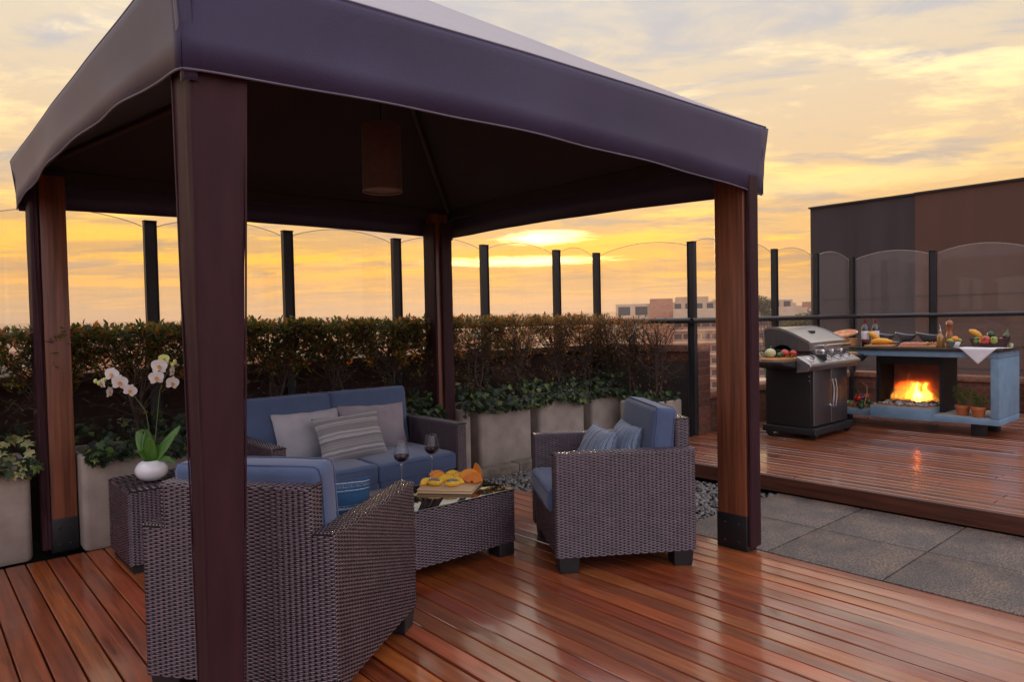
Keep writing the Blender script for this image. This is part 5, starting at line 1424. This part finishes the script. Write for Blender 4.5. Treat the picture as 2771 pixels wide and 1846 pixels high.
# firebox
mb = MB()
mb.box(8.065, 8.48, 2.510, 2.548, .313, .893); mb.box(8.065, 8.48, 3.132, 3.170, .313, .893)
mb.box(8.44, 8.48, 2.55, 3.13, .373, .893); mb.box(8.065, 8.438, 2.55, 3.13, .862, .893); mb.box(8.065, 8.085, 2.55, 3.13, .80, .860)
kp(mb, 'firebox', MAT['black'])
mb = MB(); mb.box(8.425, 8.437, 2.56, 3.12, .50, .84); kp(mb, 'back_plate', MAT['firesteel'])
mb = MB(); rng = random.Random(8); pebbles(mb, 170, 7.90, 8.36, 2.585, 3.095, .380, .010, .022, rng, 0); pebbles(mb, 90, 8.10, 8.36, 2.60, 3.08, .385, .012, .026, rng, 1)
o = kp(mb, 'fire_stones', [MAT['stone_white'], MAT['ember']], smooth=60, recalc=False); o['kind'] = 'stuff'
# raised smoked glass shelf at the back of the worktop
gs = thing('glass_shelf', 'smoked glass shelf raised at the back of the counter under the bowls', 'shelf', (8.44, 3.02, .99))
mb = MB(); mb.rbox(-.10, .10, -.48, .40, .034, .042, .002, 1); mb.build('glass_plate', MAT['shelfglass'], gs, smooth=30)
for y in (-.42, .0, .34):
    mb = MB(); mb.lathe([(.014, 0), (.014, .034)], n=14, c=(0, y, 0)); mb.build('support', MAT['chrome'], gs, smooth=40)
# fire
fi = thing('fire', 'yellow flames burning in the counter fireplace', 'fire', (8.21, 2.86, .385))
rng = random.Random(12)
FL = [(-.215, .10, .070), (-.155, .18, .066), (-.095, .12, .074), (-.03, .33, .090), (.035, .20, .078), (.09, .14, .070), (.14, .26, .072), (.20, .18, .070)]
for i, (yy, hh, ww) in enumerate(FL):
    mb = MB(); n = 18; ph = rng.uniform(0, 6); xo = rng.uniform(-.06, .08); ww *= 1.25; hh *= 1.08
    vs = []; fs = []; k = 10
    for j in range(n+1):
        t_ = j/n; z_ = hh*t_
        wv = ww*.5*((1-t_)**.75)*(.55+.6*sin(PI*min(1, t_*1.5+.18)))*(1+.3*sin(t_*9+ph))
        oy = .028*sin(t_*5.5+ph)*t_**.8 + (.05*t_**2 if i == 6 else -.02*t_); ox = .018*cos(t_*4+ph)*t_
        for q in range(k):
            a = 2*PI*q/k; vs.append((xo+ox+wv*.55*cos(a), -yy+oy*(-1 if i % 2 else 1)+wv*sin(a), z_))
    for j in range(n):
        for q in range(k): fs.append((j*k+q, j*k+(q+1) % k, (j+1)*k+(q+1) % k, (j+1)*k+q))
    fs.append(tuple(reversed(range(k)))); fs.append(tuple(range(n*k, n*k+k)))
    mb.add(vs, fs); mb.build('flame', MAT['flame'], fi, smooth=180)
# herb pots on the lower shelf
def herbpot(x, y, label, seed, hh):
    t_ = thing('potted_herb', label, 'potted plant', (x, y, .3125), 0, 'terracotta herb pots in the counter')
    mb = MB(); mb.lathe([(0, 0), (.046, 0), (.050, .01), (.062, .072), (.069, .073), (.071, .102), (.066, .104), (.062, .088), (0, .086)], n=28, cap=False); mb.build('pot', MAT['terracotta'], t_, smooth=40)
    rng = random.Random(seed); st_ = MB(); lf = MB()
    for k in range(34):
        e = Vector((rng.gauss(0, .06), rng.gauss(0, .06), .09+hh*rng.uniform(.5, 1)))
        s_ = Vector((rng.uniform(-.03, .03), rng.uniform(-.03, .03), .085)); m_ = s_.lerp(e, .5)+rv(rng, .012)
        st_.tube([s_, m_, e], [.0018, .0014, .0008], 4, cap=False)
        for q in range(20):
            p = m_.lerp(e, rng.random()**.7) + rv(rng, .012)
            leaf(lf, p, rv(rng)+Vector((0, 0, .4)), Vector((0, 0, 1)), rng.uniform(.010, .022), .006)
    st_.build('stems', MAT['stem'], t_, smooth=60, recalc=False); lf.build('foliage', MAT['herb'], t_, recalc=False)
herbpot(7.985, 2.315, 'terracotta pot with the taller herb, beside the firebox', 31, .20)
herbpot(7.925, 2.165, 'terracotta pot with the shorter herb, by the end panel of the counter', 32, .15)
# produce helpers
def pepper(mat, label, loc, r=.045, rot=(0, 0, 0), group=None, L=1.15):
    mb = MB(); mb.ball((0, 0, r*L*.95), (r, r, r*L), 22, lobes=lambda a, c_: 1+.13*abs(sin(2*a))-.06+.0*c_)
    o = solo(mb, 'bell_pepper', MAT[mat], label, 'pepper', loc, rot, group, smooth=180)
    mb = MB(); mb.lathe([(.0, r*L*1.83), (.014, r*L*1.86), (.008, r*L*1.92), (.006, r*L*2.25), (.0, r*L*2.27)], n=10, cap=False); mb.build('stalk', MAT['calyx'], o, smooth=60); return o
def sphere(name, mat, label, cat, loc, r, group=None, sq=.95, rot=(0, 0, 0)):
    mb = MB(); rr_ = r if isinstance(r, tuple) else (r, r, r*sq)
    mb.ball((0, 0, rr_[2]), rr_, 18, lobes=lambda a, c_: 1+.012*sin(6*a+3*c_)); return solo(mb, name, MAT[mat], label, cat, loc, rot, group, smooth=180)
# vegetable tray left of the hearth
vt = thing('vegetable_tray', 'shallow wooden tray of vegetables on the lower shelf beside the grill', 'tray', (8.02, 3.33, .3125))
mb = MB(); q = [(0, 0), (.125, 0), (.155, .045), (.15, .047), (.122, .008), (0, .008)]; mb.lathe(q, n=4, M=Matrix.Rotation(PI/4, 4, 'Z'), cap=False); mb.build('tray_body', MAT['traywood'], vt, solid=.003)
mb = MB(); mb.tube([(-.10, -.09, .04), (-.05, -.10, .17), (.02, -.07, .24), (.08, .0, .26)], .004, 6); mb.build('handle', MAT['traywood'], vt, smooth=60)
VZ = .3225; VG = 'vegetables in the shallow tray beside the hearth'
pepper('green_skin', 'small green pepper at the left in the shallow tray', (7.945, 3.395, VZ), .032, (0, 0, 0), VG, 1)
pepper('red_skin', 'red pepper in the middle of the shallow tray', (8.0, 3.365, VZ+.05), .042, (R(30), R(10), 0), VG)
sphere('red_onion', 'purple_skin', 'purple onion at the front of the shallow tray', 'onion', (7.945, 3.31, VZ), .036, VG)
sphere('red_onion', 'purple_skin', 'purple onion resting above the others in the shallow tray', 'onion', (8.03, 3.31, VZ+.062), .034, VG)
sphere('tomato', 'red_skin', 'red tomato at the top right of the shallow tray', 'tomato', (8.06, 3.265, VZ+.075), .034, VG)
sphere('radish', 'red_skin', 'small red radish at the bottom of the shallow tray', 'vegetable', (7.935, 3.36, VZ), .022, VG)
mb = MB(); mb.tube([(0, 0, 0), (.02, 0, 0), (.07, 0, .004), (.115, 0, 0), (.13, 0, -.002)], [.008, .026, .03, .024, .008], 14); solo(mb, 'courgette', MAT['dark_green_skin'], 'dark green courgette slanting down in the shallow tray', 'vegetable', (7.96, 3.285, VZ+.075), (0, R(38), R(200)), VG, smooth=180)
sphere('avocado', 'dark_green_skin', 'dark green avocado at the right edge of the shallow tray', 'vegetable', (7.99, 3.225, VZ+.02), (.034, .032, .042), VG)
mb = MB(); mb.tube([(0, 0, 0), (.03, 0, .012), (.07, 0, .012), (.10, 0, 0)], [.004, .014, .014, .004], 10); solo(mb, 'chilli', MAT['yellow_skin'], 'orange chilli at the right front of the shallow tray', 'vegetable', (7.95, 3.225, VZ+.018), (0, R(30), R(80)), VG, smooth=180)
mb = MB(); mb.tube([(0, 0, 0), (.0, .01, .07), (.0, .05, .13), (.0, .12, .16)], [.014, .012, .010, .006], 8); solo(mb, 'leek', MAT['dark_green_skin'], 'dark green leek rising at the back of the shallow tray', 'vegetable', (8.08, 3.34, VZ+.05), (0, 0, 0), VG, smooth=180)
# ---- on the worktop
ZW = .9905
def bottle(x, y, label):
    b_ = thing('wine_bottle', label, 'wine bottle', (x, y, ZW), 0, 'bottles of red wine on the counter')
    mb = MB(); mb.lathe([(0, 0), (.036, 0), (.038, .004), (.038, .185), (.036, .20), (.026, .222), (.016, .238), (.0145, .25), (.0145, .298), (0, .298)], n=28, cap=False); mb.build('glass_body', MAT['dark_glass'], b_, smooth=50)
    mb = MB(); mb.lathe([(.0383, .075), (.0386, .076), (.0386, .166), (.0383, .167)], n=28, cap=False); mb.build('label', MAT['paper'], b_, smooth=60)
    mb = MB(); mb.lathe([(.0384, .046), (.0386, .046), (.0386, .073), (.0384, .073)], n=28, cap=False); mb.build('label_band', MAT['foil'], b_, smooth=60)
    mb = MB(); mb.lathe([(.0149, .248), (.0152, .25), (.0152, .300), (0, .3005)], n=20, cap=False); mb.build('foil', MAT['foil'], b_, smooth=50)
bottle(8.06, 3.285, 'wine bottle with a white label, next to the pizza'); bottle(8.16, 3.215, 'wine bottle with a white label, nearer the bowls')
def scoop(y, label, food):
    s_ = thing('serving_bowl', label, 'bowl', (8.44, y, 1.0325), 0, 'three slate coloured bowls on the glass shelf')
    def prof(u, v):
        a = 2*PI*u; r = .016+.084*v**.75; lip = (.5+.5*cos(a-R(100)))**2
        z_ = .062*v**1.25 + .042*v**2*lip + .012*v**2*(.5+.5*cos(a-R(280)))
        return r*cos(a)*.82, r*sin(a)*1.08, z_
    mb = MB(); mb.grid(prof, 40, 12); mb.build('bowl_body', MAT['bowl'], s_, smooth=180, solid=.005)
    mb = MB(); mb.lathe([(0, -.0005), (.024, -.0005), (.020, .004), (0, .004)], n=20, cap=False); mb.build('foot', MAT['bowl'], s_, smooth=40)
    if food:
        mb = MB(); mb.ball((0, 0, .045), (.05, .055, .022), 16, lobes=lambda a, c_: 1+.05*sin(11*a)); mb.build('food', MAT[food], s_, smooth=180)
scoop(3.225, 'curved slate bowl with yellow food, next to the wine bottles', 'cheese'); scoop(3.0, 'curved slate bowl in the middle of the three', None); scoop(2.785, 'curved slate bowl behind the oil bottle', None)
# squash on board
mb = MB(); mb.rbox(-.10, .10, -.13, .13, 0, .018, .004, 2); solo(mb, 'cutting_board', MAT['board2'], 'square cutting board under the yellow squashes on the counter', 'cutting board', (7.985, 3.10, ZW), (0, 0, R(6)), smooth=40)
def squash(label, loc, rot, L):
    mb = MB(); mb.tube([(0, 0, 0), (.006, 0, 0), (.03*L, 0, .004), (.09*L, 0, .008), (.15*L, 0, .006), (.20*L, 0, 0), (.21*L, 0, -.002)], [.004, .012, .026, .034, .030, .014, .005], 16); solo(mb, 'yellow_squash', MAT['yellow_skin'], label, 'squash', loc, rot, 'yellow squashes on the counter board', smooth=180)
squash('yellow squash lying flat in front on its board', (7.96, 3.185, ZW+.052), (0, 0, R(-84)), 1.05)
squash('yellow squash behind with its tip pointing up', (8.03, 3.125, ZW+.062), (0, R(-38), R(82)), .72)
mb = MB(); mb.lathe([(0, 0), (.05, 0), (.088, .012), (.09, .014), (.05, .005), (0, .004)], n=32, cap=False); solo(mb, 'small_plate', MAT['white_glaze'], 'small white plate between the second bottle and the bowls', 'plate', (8.22, 3.08, ZW+.03), smooth=40)
mb = MB(); mb.rbox(-.05, .05, -.05, .05, 0, .029, .003, 1); solo(mb, 'trivet', MAT['board2'], 'small wood block under the small white plate', 'trivet', (8.22, 3.08, ZW), smooth=40)
# ribs board
mb = MB(); mb.rbox(-.13, .13, -.17, .17, 0, .018, .004, 2); solo(mb, 'cutting_board', MAT['board2'], 'long cutting board of grilled ribs in the middle of the counter', 'cutting board', (8.03, 2.74, ZW), (0, 0, R(14)), smooth=40)
def ribs(u, v): pass
mb = MB()
def rib(u, v):
    x = (u-.5)*.26; y = (v-.5)*.13; e = max(0, 1-abs(2*v-1)**4)*max(0, 1-abs(2*u-1)**6)
    return (y, x, .004+.026*e**.5*(1+.22*abs(sin(u*PI*11)))+.004*mnoise.noise(Vector((x*40, y*40, 0))))
mb.grid(rib, 66, 14); mb.grid(lambda u, v: ((v-.5)*.13, (u-.5)*.26, .001), 2, 2)
solo(mb, 'rack_of_ribs', MAT['meat'], 'glazed rack of ribs on the long cutting board', 'meat', (7.995, 2.76, ZW+.0185), (0, 0, R(14)), smooth=180)
mb = MB(); rng = random.Random(15)
for i in range(26):
    p = (rng.uniform(-.035, .035), rng.uniform(-.10, .10), .008+rng.random()*.018); mb.ball(p, (rng.uniform(.010, .018), rng.uniform(.010, .018), .009), 8)
solo(mb, 'chopped_salad', MAT['topping'], 'heap of chopped tomato behind the ribs', 'salad', (8.11, 2.70, ZW+.0185), (0, 0, R(14)), smooth=180)
mb = MB(); rng = random.Random(16)
for i in range(50): leaf(mb, Vector((rng.uniform(-.02, .02), rng.uniform(-.03, .03), rng.uniform(.004, .015))), rv(rng), Vector((0, 0, 1)), .02, .009)
solo(mb, 'herb_sprig', MAT['herb'], 'green sprig at the right end of the ribs', 'herb', (7.97, 2.635, ZW+.0185), recalc=False)
# oil bottle and mill
ob = thing('oil_bottle', 'clear bottle of golden oil with a steel pourer', 'oil bottle', (7.985, 2.515, ZW))
mb = MB(); mb.lathe([(0, 0), (.029, 0), (.031, .004), (.031, .105), (.028, .115), (.016, .135), (.0125, .145), (.0125, .165), (0, .165)], n=26, cap=False); mb.build('glass_body', MAT['oil'], ob, smooth=50)
mb = MB(); mb.lathe([(.0132, .150), (.0145, .152), (.0145, .172), (.006, .176), (.004, .195), (0, .195)], n=18, cap=False); mb.tube([(0, 0, .19), (0, .004, .215), (.0, .010, .232)], [.003, .0025, .002], 6); mb.build('pourer', MAT['chrome'], ob, smooth=50)
pm = thing('pepper_mill', 'tall turned wooden pepper mill behind the oil bottle', 'pepper mill', (8.13, 2.475, ZW))
mb = MB(); mb.lathe([(0, 0), (.034, 0), (.036, .012), (.034, .03), (.030, .055), (.033, .085), (.034, .10), (.027, .14), (.022, .165), (.025, .185), (.029, .20), (.029, .206), (0, .206)], n=28, cap=False); mb.build('mill_body', MAT['pepperwood'], pm, smooth=50)
mb = MB(); mb.lathe([(.024, .207), (.029, .211), (.033, .232), (.031, .252), (.022, .266), (.010, .272), (0, .272)], n=28, cap=False); mb.lathe([(.004, .272), (.007, .277), (.006, .285), (0, .288)], n=14, cap=False); mb.build('mill_head', MAT['pepperwood'], pm, smooth=50)
# citrus bowl
cb = thing('fruit_bowl', 'small steel bowl of limes and an orange', 'bowl', (7.965, 2.385, ZW))
mb = MB(); mb.lathe([(0, 0), (.032, 0), (.034, .003), (.045, .018), (.060, .042), (.068, .062), (.066, .062), (.057, .042), (.04, .016), (0, .008)], n=30, cap=False); mb.build('bowl_body', MAT['chrome'], cb, smooth=50)
CG = 'citrus fruit in the steel bowl'
sphere('lime', 'lime_skin', 'green lime at the left edge of the steel bowl', 'lime', (7.975, 2.428, ZW+.045), .024, CG); sphere('lime', 'lime_skin', 'green lime at the front of the steel bowl', 'lime', (7.935, 2.395, ZW+.042), .022, CG)
sphere('lime', 'lime_skin', 'green lime behind the orange in the steel bowl', 'lime', (7.995, 2.348, ZW+.047), .024, CG); sphere('orange', 'orange_skin', 'bright orange in the steel bowl of limes', 'orange', (7.96, 2.375, ZW+.052), .034, CG)
# basket
bk_ = thing('vegetable_basket', 'dark woven basket piled with peppers at the right of the counter', 'basket', (8.09, 2.115, ZW))
mb = MB()
def bsk(u, v):
    a = 2*PI*u; sq = lambda q: (abs(cos(q))**.6*(1 if cos(q) > 0 else -1), abs(sin(q))**.6*(1 if sin(q) > 0 else -1))
    cx_, sy_ = sq(a); k = .82+.18*v
    return (.085*cx_*k, .165*sy_*k, .088*v+.0015*sin(v*60))
mb.grid(bsk, 48, 14); mb.grid(lambda u, v: (bsk(u, .05)[0]*v, bsk(u, .05)[1]*v, .004), 48, 3); mb.build('basket_body', MAT['basket'], bk_, smooth=60, solid=.006)
mb = MB(); pts = [bsk(i/48, 1) for i in range(49)]; mb.tube(pts, .0055, 6, cap=False); mb.build('rim', MAT['basket'], bk_, smooth=180)
BG = 'vegetables piled in the dark basket'
pepper('green_skin', 'green pepper at the left end of the dark basket', (8.06, 2.215, ZW+.052), .034, (R(20), R(-50), 0), BG, 1.0)
squash('yellow squash sticking up out of the dark basket', (8.105, 2.185, ZW+.088), (0, R(-38), R(88)), .66)
pepper('red_skin', 'large red pepper at the front of the dark basket', (8.035, 2.128, ZW+.058), .040, (R(0), R(-62), R(10)), BG)
sphere('tomato', 'orange_skin', 'orange tomato low between the peppers in the basket', 'tomato', (8.02, 2.165, ZW+.045), .026, BG)
pepper('yellowgreen_skin', 'green yellow pepper right of the big red one', (8.045, 2.058, ZW+.058), .036, (R(0), R(-60), 0), BG, 1.0)
sphere('avocado', 'dark_green_skin', 'dark green squash at the back of the basket', 'vegetable', (8.135, 2.115, ZW+.085), (.034, .032, .038), BG)
sphere('red_onion', 'red_skin', 'small red onion at the right of the basket', 'onion', (8.06, 2.008, ZW+.052), .026, BG)
mb = MB(); mb.ball((0, 0, .045), (.033, .033, .046), 18); o = solo(mb, 'aubergine', MAT['aubergine_skin'], 'glossy dark aubergine at the right end of the basket', 'aubergine', (8.085, 1.985, ZW+.055), (R(12), R(-5), 0), BG, smooth=180)
mb = MB(); mb.lathe([(.027, .068), (.020, .084), (.010, .092), (.007, .12), (.0, .135)], n=12, lobes=lambda a, z_: 1+.2*sin(5*a), cap=False); mb.build('stalk', MAT['calyx'], o, smooth=60)
mb = MB(); mb.lathe([(0, 0), (.022, 0), (.024, .03), (.02, .04), (0, .042)], n=18, cap=False); solo(mb, 'small_jar', MAT['onion_skin'], 'little pale jar right of the dark basket', 'jar', (8.16, 1.958, ZW), smooth=40)
# napkin: a square cloth, one corner hanging over the front edge
mb = MB()
fx = X0-.028
def nap(u, v):
    a, b_ = (u-.5)*.36, (v-.5)*.36
    x = (a+b_)*.7071; y = (a-b_)*.7071
    y2 = 2.145 + y*1.0; d = x + .10           # distance in from the front edge
    wv = .003*mnoise.noise(Vector((x*14, y*14, 0)))
    if d >= 0: return (fx+d, y2, ZW+.0035+abs(wv))
    q = min(-d, .012)
    return (fx-.004-.002*sin(y*40)-abs(wv), y2, ZW+.002+d)
mb.grid(nap, 30, 30); solo(mb, 'napkin', MAT['napkin'], 'white cloth napkin hanging over the counter edge by the basket', 'napkin', smooth=180, solid=.002)
# pizza on a wooden crate
mb = MB(); mb.rbox(-.10, .10, -.11, .11, 0, .075, .004, 2); mb.rbox(-.106, .106, -.116, .116, .0755, .087, .003, 1); solo(mb, 'wooden_block', MAT['board2'], 'wooden block stand under the pizza', 'stand', (7.99, 3.49, ZW), (0, 0, R(4)), smooth=40)
pz = thing('pizza_plate', 'white plate tilted on a wooden block', 'plate', (7.99, 3.49, ZW+.0885+.035)); pz.rotation_euler = (0, R(-16), R(-12))
mb = MB(); mb.lathe([(0, 0), (.11, 0), (.148, .012), (.150, .015), (.11, .005), (0, .004)], n=40, cap=False); mb.build('plate', MAT['white_glaze'], pz, smooth=40)
pzz = thing('pizza', 'whole baked pizza with red topping on the tilted plate', 'pizza', (7.99, 3.49, ZW+.0885+.0405)); pzz.rotation_euler = (0, R(-16), R(-12))
mb = MB(); mb.lathe([(0, 0), (.128, 0), (.138, .008), (.136, .020), (.126, .024), (.116, .016), (0, .014)], n=40, cap=False, lobes=lambda a, z_: 1+.012*sin(7*a)+.01*sin(12*a+1)); mb.build('crust', MAT['crust'], pzz, smooth=50)
mb = MB(); mb.grid(lambda u, v: (.119*v*cos(2*PI*u), .119*v*sin(2*PI*u), .0175+.005*mnoise.noise(Vector((cos(2*PI*u)*v*6, sin(2*PI*u)*v*6, 0)))), 40, 12); mb.build('topping', MAT['topping'], pzz, smooth=180)
mb = MB(); mb.lathe([(0, 0), (.05, 0), (.05, .034), (0, .034)], n=20, cap=False)
solo(mb, 'plate_stand', MAT['board2'], 'round stand directly beneath the pizza plate', 'stand', (7.99, 3.49, ZW+.0878), smooth=40)

# ------------------------------------------------------------------ two tone building beyond the screen
bl = thing('rooftop_building', 'windowless two tone charcoal and brown building beyond the glass screen', 'building', (13, 0, -26))
def B_(mb, name, mat, parent=bl, **k):
    mb.v = [(x-13, y, z_+26) for x, y, z_ in mb.v]; return mb.build(name, mat, parent, **k)
mb = MB(); mb.box(13, 20, 4.475, 6.28, -26, 3.34); B_(mb, 'charcoal_wall', MAT['facade_dark'])
mb = MB(); mb.box(12.997, 20, -8, 4.473, -26, 3.345); B_(mb, 'brown_wall', MAT['facade_brown'])
mb = MB(); mb.box(12.96, 13.06, 4.474, 6.30, 3.3405, 3.37); mb.box(12.957, 13.06, -8, 4.473, 3.3455, 3.375); B_(mb, 'coping', MAT['steel'])
mb = MB(); mb.box(12.985, 12.9965, -8, 6.28, 1.62, 1.635); mb.box(12.985, 12.9965, -8, 6.28, .42, .435); B_(mb, 'joint', MAT['facade_dark'])
mb = MB(); mb.box(10.24, 12.95, -6, 4.40, -1.2, -.9); tag(mb.build('lower_roof', MAT['roof_grey']), 'flat grey roof strip between the terrace and the two tone building', 'roof')

# ------------------------------------------------------------------ buildings in the distance
def far_building(label, az, dist, rotadd, vols, group=None, sc=1.0):
    dist = dist*sc
    a = R(az); p = Vector((dist*cos(a), dist*sin(a), -26))
    t_ = thing('distant_building', label, 'building', tuple(p), a - PI/2 + R(rotadd), group)   # local -y faces the terrace
    for (x0, x1, y0, y1, z0, z1, mat, wins) in vols:
        x0, x1, y0, y1 = x0*sc, x1*sc, y0*sc, y1*sc; z0 = 0 if z0 == 0 else 27.35+(z0-27.35)*sc; z1 = 27.35+(z1-27.35)*sc
        mb = MB(); mb.box(x0, x1, y0, y1, z0, z1); w_ = mb.build('wall', MAT[mat], t_)
        if wins:
            nx, nz, fw, fh = wins
            wb = MB(); cw_ = (x1-x0)/nx; chh = (z1-z0)/nz
            for i in range(nx):
                for j in range(nz):
                    cx_ = x0+(i+.5)*cw_; cz = z0+(j+.5)*chh
                    wb.box(cx_-cw_*fw/2, cx_+cw_*fw/2, y0-.06, y0+.1, cz-chh*fh/2, cz+chh*fh/2)
            wb.build('windows', MAT['far_win'], w_)
            sb = MB()
            for j in range(nz): sb.box(x0-.1, x1+.1, y0-.5, y0-.08, z0+j*chh-.15, z0+j*chh+.25)
            sb.build('ledges', MAT['far_white'], w_)
    return t_
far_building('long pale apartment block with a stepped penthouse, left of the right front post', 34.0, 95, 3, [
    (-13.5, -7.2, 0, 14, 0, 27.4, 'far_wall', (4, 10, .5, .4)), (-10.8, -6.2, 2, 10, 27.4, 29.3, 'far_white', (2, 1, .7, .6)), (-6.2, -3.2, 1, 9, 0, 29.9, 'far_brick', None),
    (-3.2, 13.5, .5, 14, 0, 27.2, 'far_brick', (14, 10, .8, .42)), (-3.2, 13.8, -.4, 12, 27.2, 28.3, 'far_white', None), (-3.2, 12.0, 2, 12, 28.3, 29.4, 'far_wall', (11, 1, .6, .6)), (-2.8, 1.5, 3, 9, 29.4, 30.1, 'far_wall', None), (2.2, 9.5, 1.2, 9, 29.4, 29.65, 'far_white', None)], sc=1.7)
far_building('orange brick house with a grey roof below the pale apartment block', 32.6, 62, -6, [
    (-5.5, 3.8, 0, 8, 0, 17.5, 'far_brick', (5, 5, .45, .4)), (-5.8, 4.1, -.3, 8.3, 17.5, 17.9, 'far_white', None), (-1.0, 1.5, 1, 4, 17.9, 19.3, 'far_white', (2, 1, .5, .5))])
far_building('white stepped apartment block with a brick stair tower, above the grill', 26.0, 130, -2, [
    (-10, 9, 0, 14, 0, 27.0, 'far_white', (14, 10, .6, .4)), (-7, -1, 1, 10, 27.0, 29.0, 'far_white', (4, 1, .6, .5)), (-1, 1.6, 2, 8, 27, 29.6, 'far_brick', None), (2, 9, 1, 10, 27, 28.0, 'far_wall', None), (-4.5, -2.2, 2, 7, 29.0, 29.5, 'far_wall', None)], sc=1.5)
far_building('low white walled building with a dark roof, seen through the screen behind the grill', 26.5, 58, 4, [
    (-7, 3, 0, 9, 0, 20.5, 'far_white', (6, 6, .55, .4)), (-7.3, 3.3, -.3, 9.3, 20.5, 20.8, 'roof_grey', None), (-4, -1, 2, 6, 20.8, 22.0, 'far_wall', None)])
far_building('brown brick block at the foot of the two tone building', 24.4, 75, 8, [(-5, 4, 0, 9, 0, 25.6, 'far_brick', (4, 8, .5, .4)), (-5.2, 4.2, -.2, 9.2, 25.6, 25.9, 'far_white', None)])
def fartree(label, az, dist, top, rad, seed):
    a = R(az); rng = random.Random(seed); t_ = thing('distant_tree', label, 'tree', (dist*cos(a), dist*sin(a), -26), 0, 'trees among the distant buildings')
    mb = MB(); H = top+26
    mb.tube([(0, 0, 0), (.1, 0, H*.4), (.0, .1, H*.75)], [.35, .28, .12], 8)
    for k in range(7):
        an = rng.uniform(0, 6.3); mb.tube([(0, 0, H*rng.uniform(.45, .7)), (cos(an)*rad*.4, sin(an)*rad*.4, H*.78), (cos(an)*rad*.7, sin(an)*rad*.7, H*.86)], [.12, .08, .03], 5)
    mb.build('trunk', MAT['bark'], t_, smooth=60)
    lf = MB(); cl = [(rv(rng, rad*.62)+Vector((0, 0, H-rad*rng.uniform(.55, 1.1))), rad*rng.uniform(.3, .5)) for _ in range(16)]
    for k in range(1500):
        c_, r = rng.choice(cl); d = rv(rng); d.normalize(); p = c_+d*r*rng.uniform(.5, 1.05)
        leaf(lf, p, rv(rng), Vector((0, 0, 1)), rng.uniform(.3, .55), .28)
    lf.build('crown', MAT['leaf_far'], t_, recalc=False)
fartree('bushy olive tree in front of the white apartment block', 27.0, 46, 1.15, 2.0, 41)
fartree('smaller olive tree nearer the two tone building', 25.7, 43, .35, 1.5, 42)
fartree('tiny dark tree on the skyline beside the right front post', 29.0, 140, 4.6, 1.9, 43)
fartree('low green tree beside the orange brick house', 30.9, 66, -3.4, 2.4, 44)
# ------------------------------------------------------------------ evening air
if HAZE > 0:
    mb = MB(); mb.box(-9800, 9800, -9800, 9800, -28, 150)
    hz = mb.build('haze', [], None); m = bpy.data.materials.new('haze'); m.use_nodes = True
    t = NT(m.node_tree); t.n.remove(t.n['Principled BSDF'])
    pv_ = t.new('ShaderNodeVolumePrincipled'); pv_.inputs['Color'].default_value = (.95, .78, .60, 1); pv_.inputs['Density'].default_value = HAZE; pv_.inputs['Anisotropy'].default_value = .35
    t.link(pv_.outputs[0], t.n['Material Output'].inputs['Volume']); hz.data.materials.append(m); tag(hz, kind='stuff')
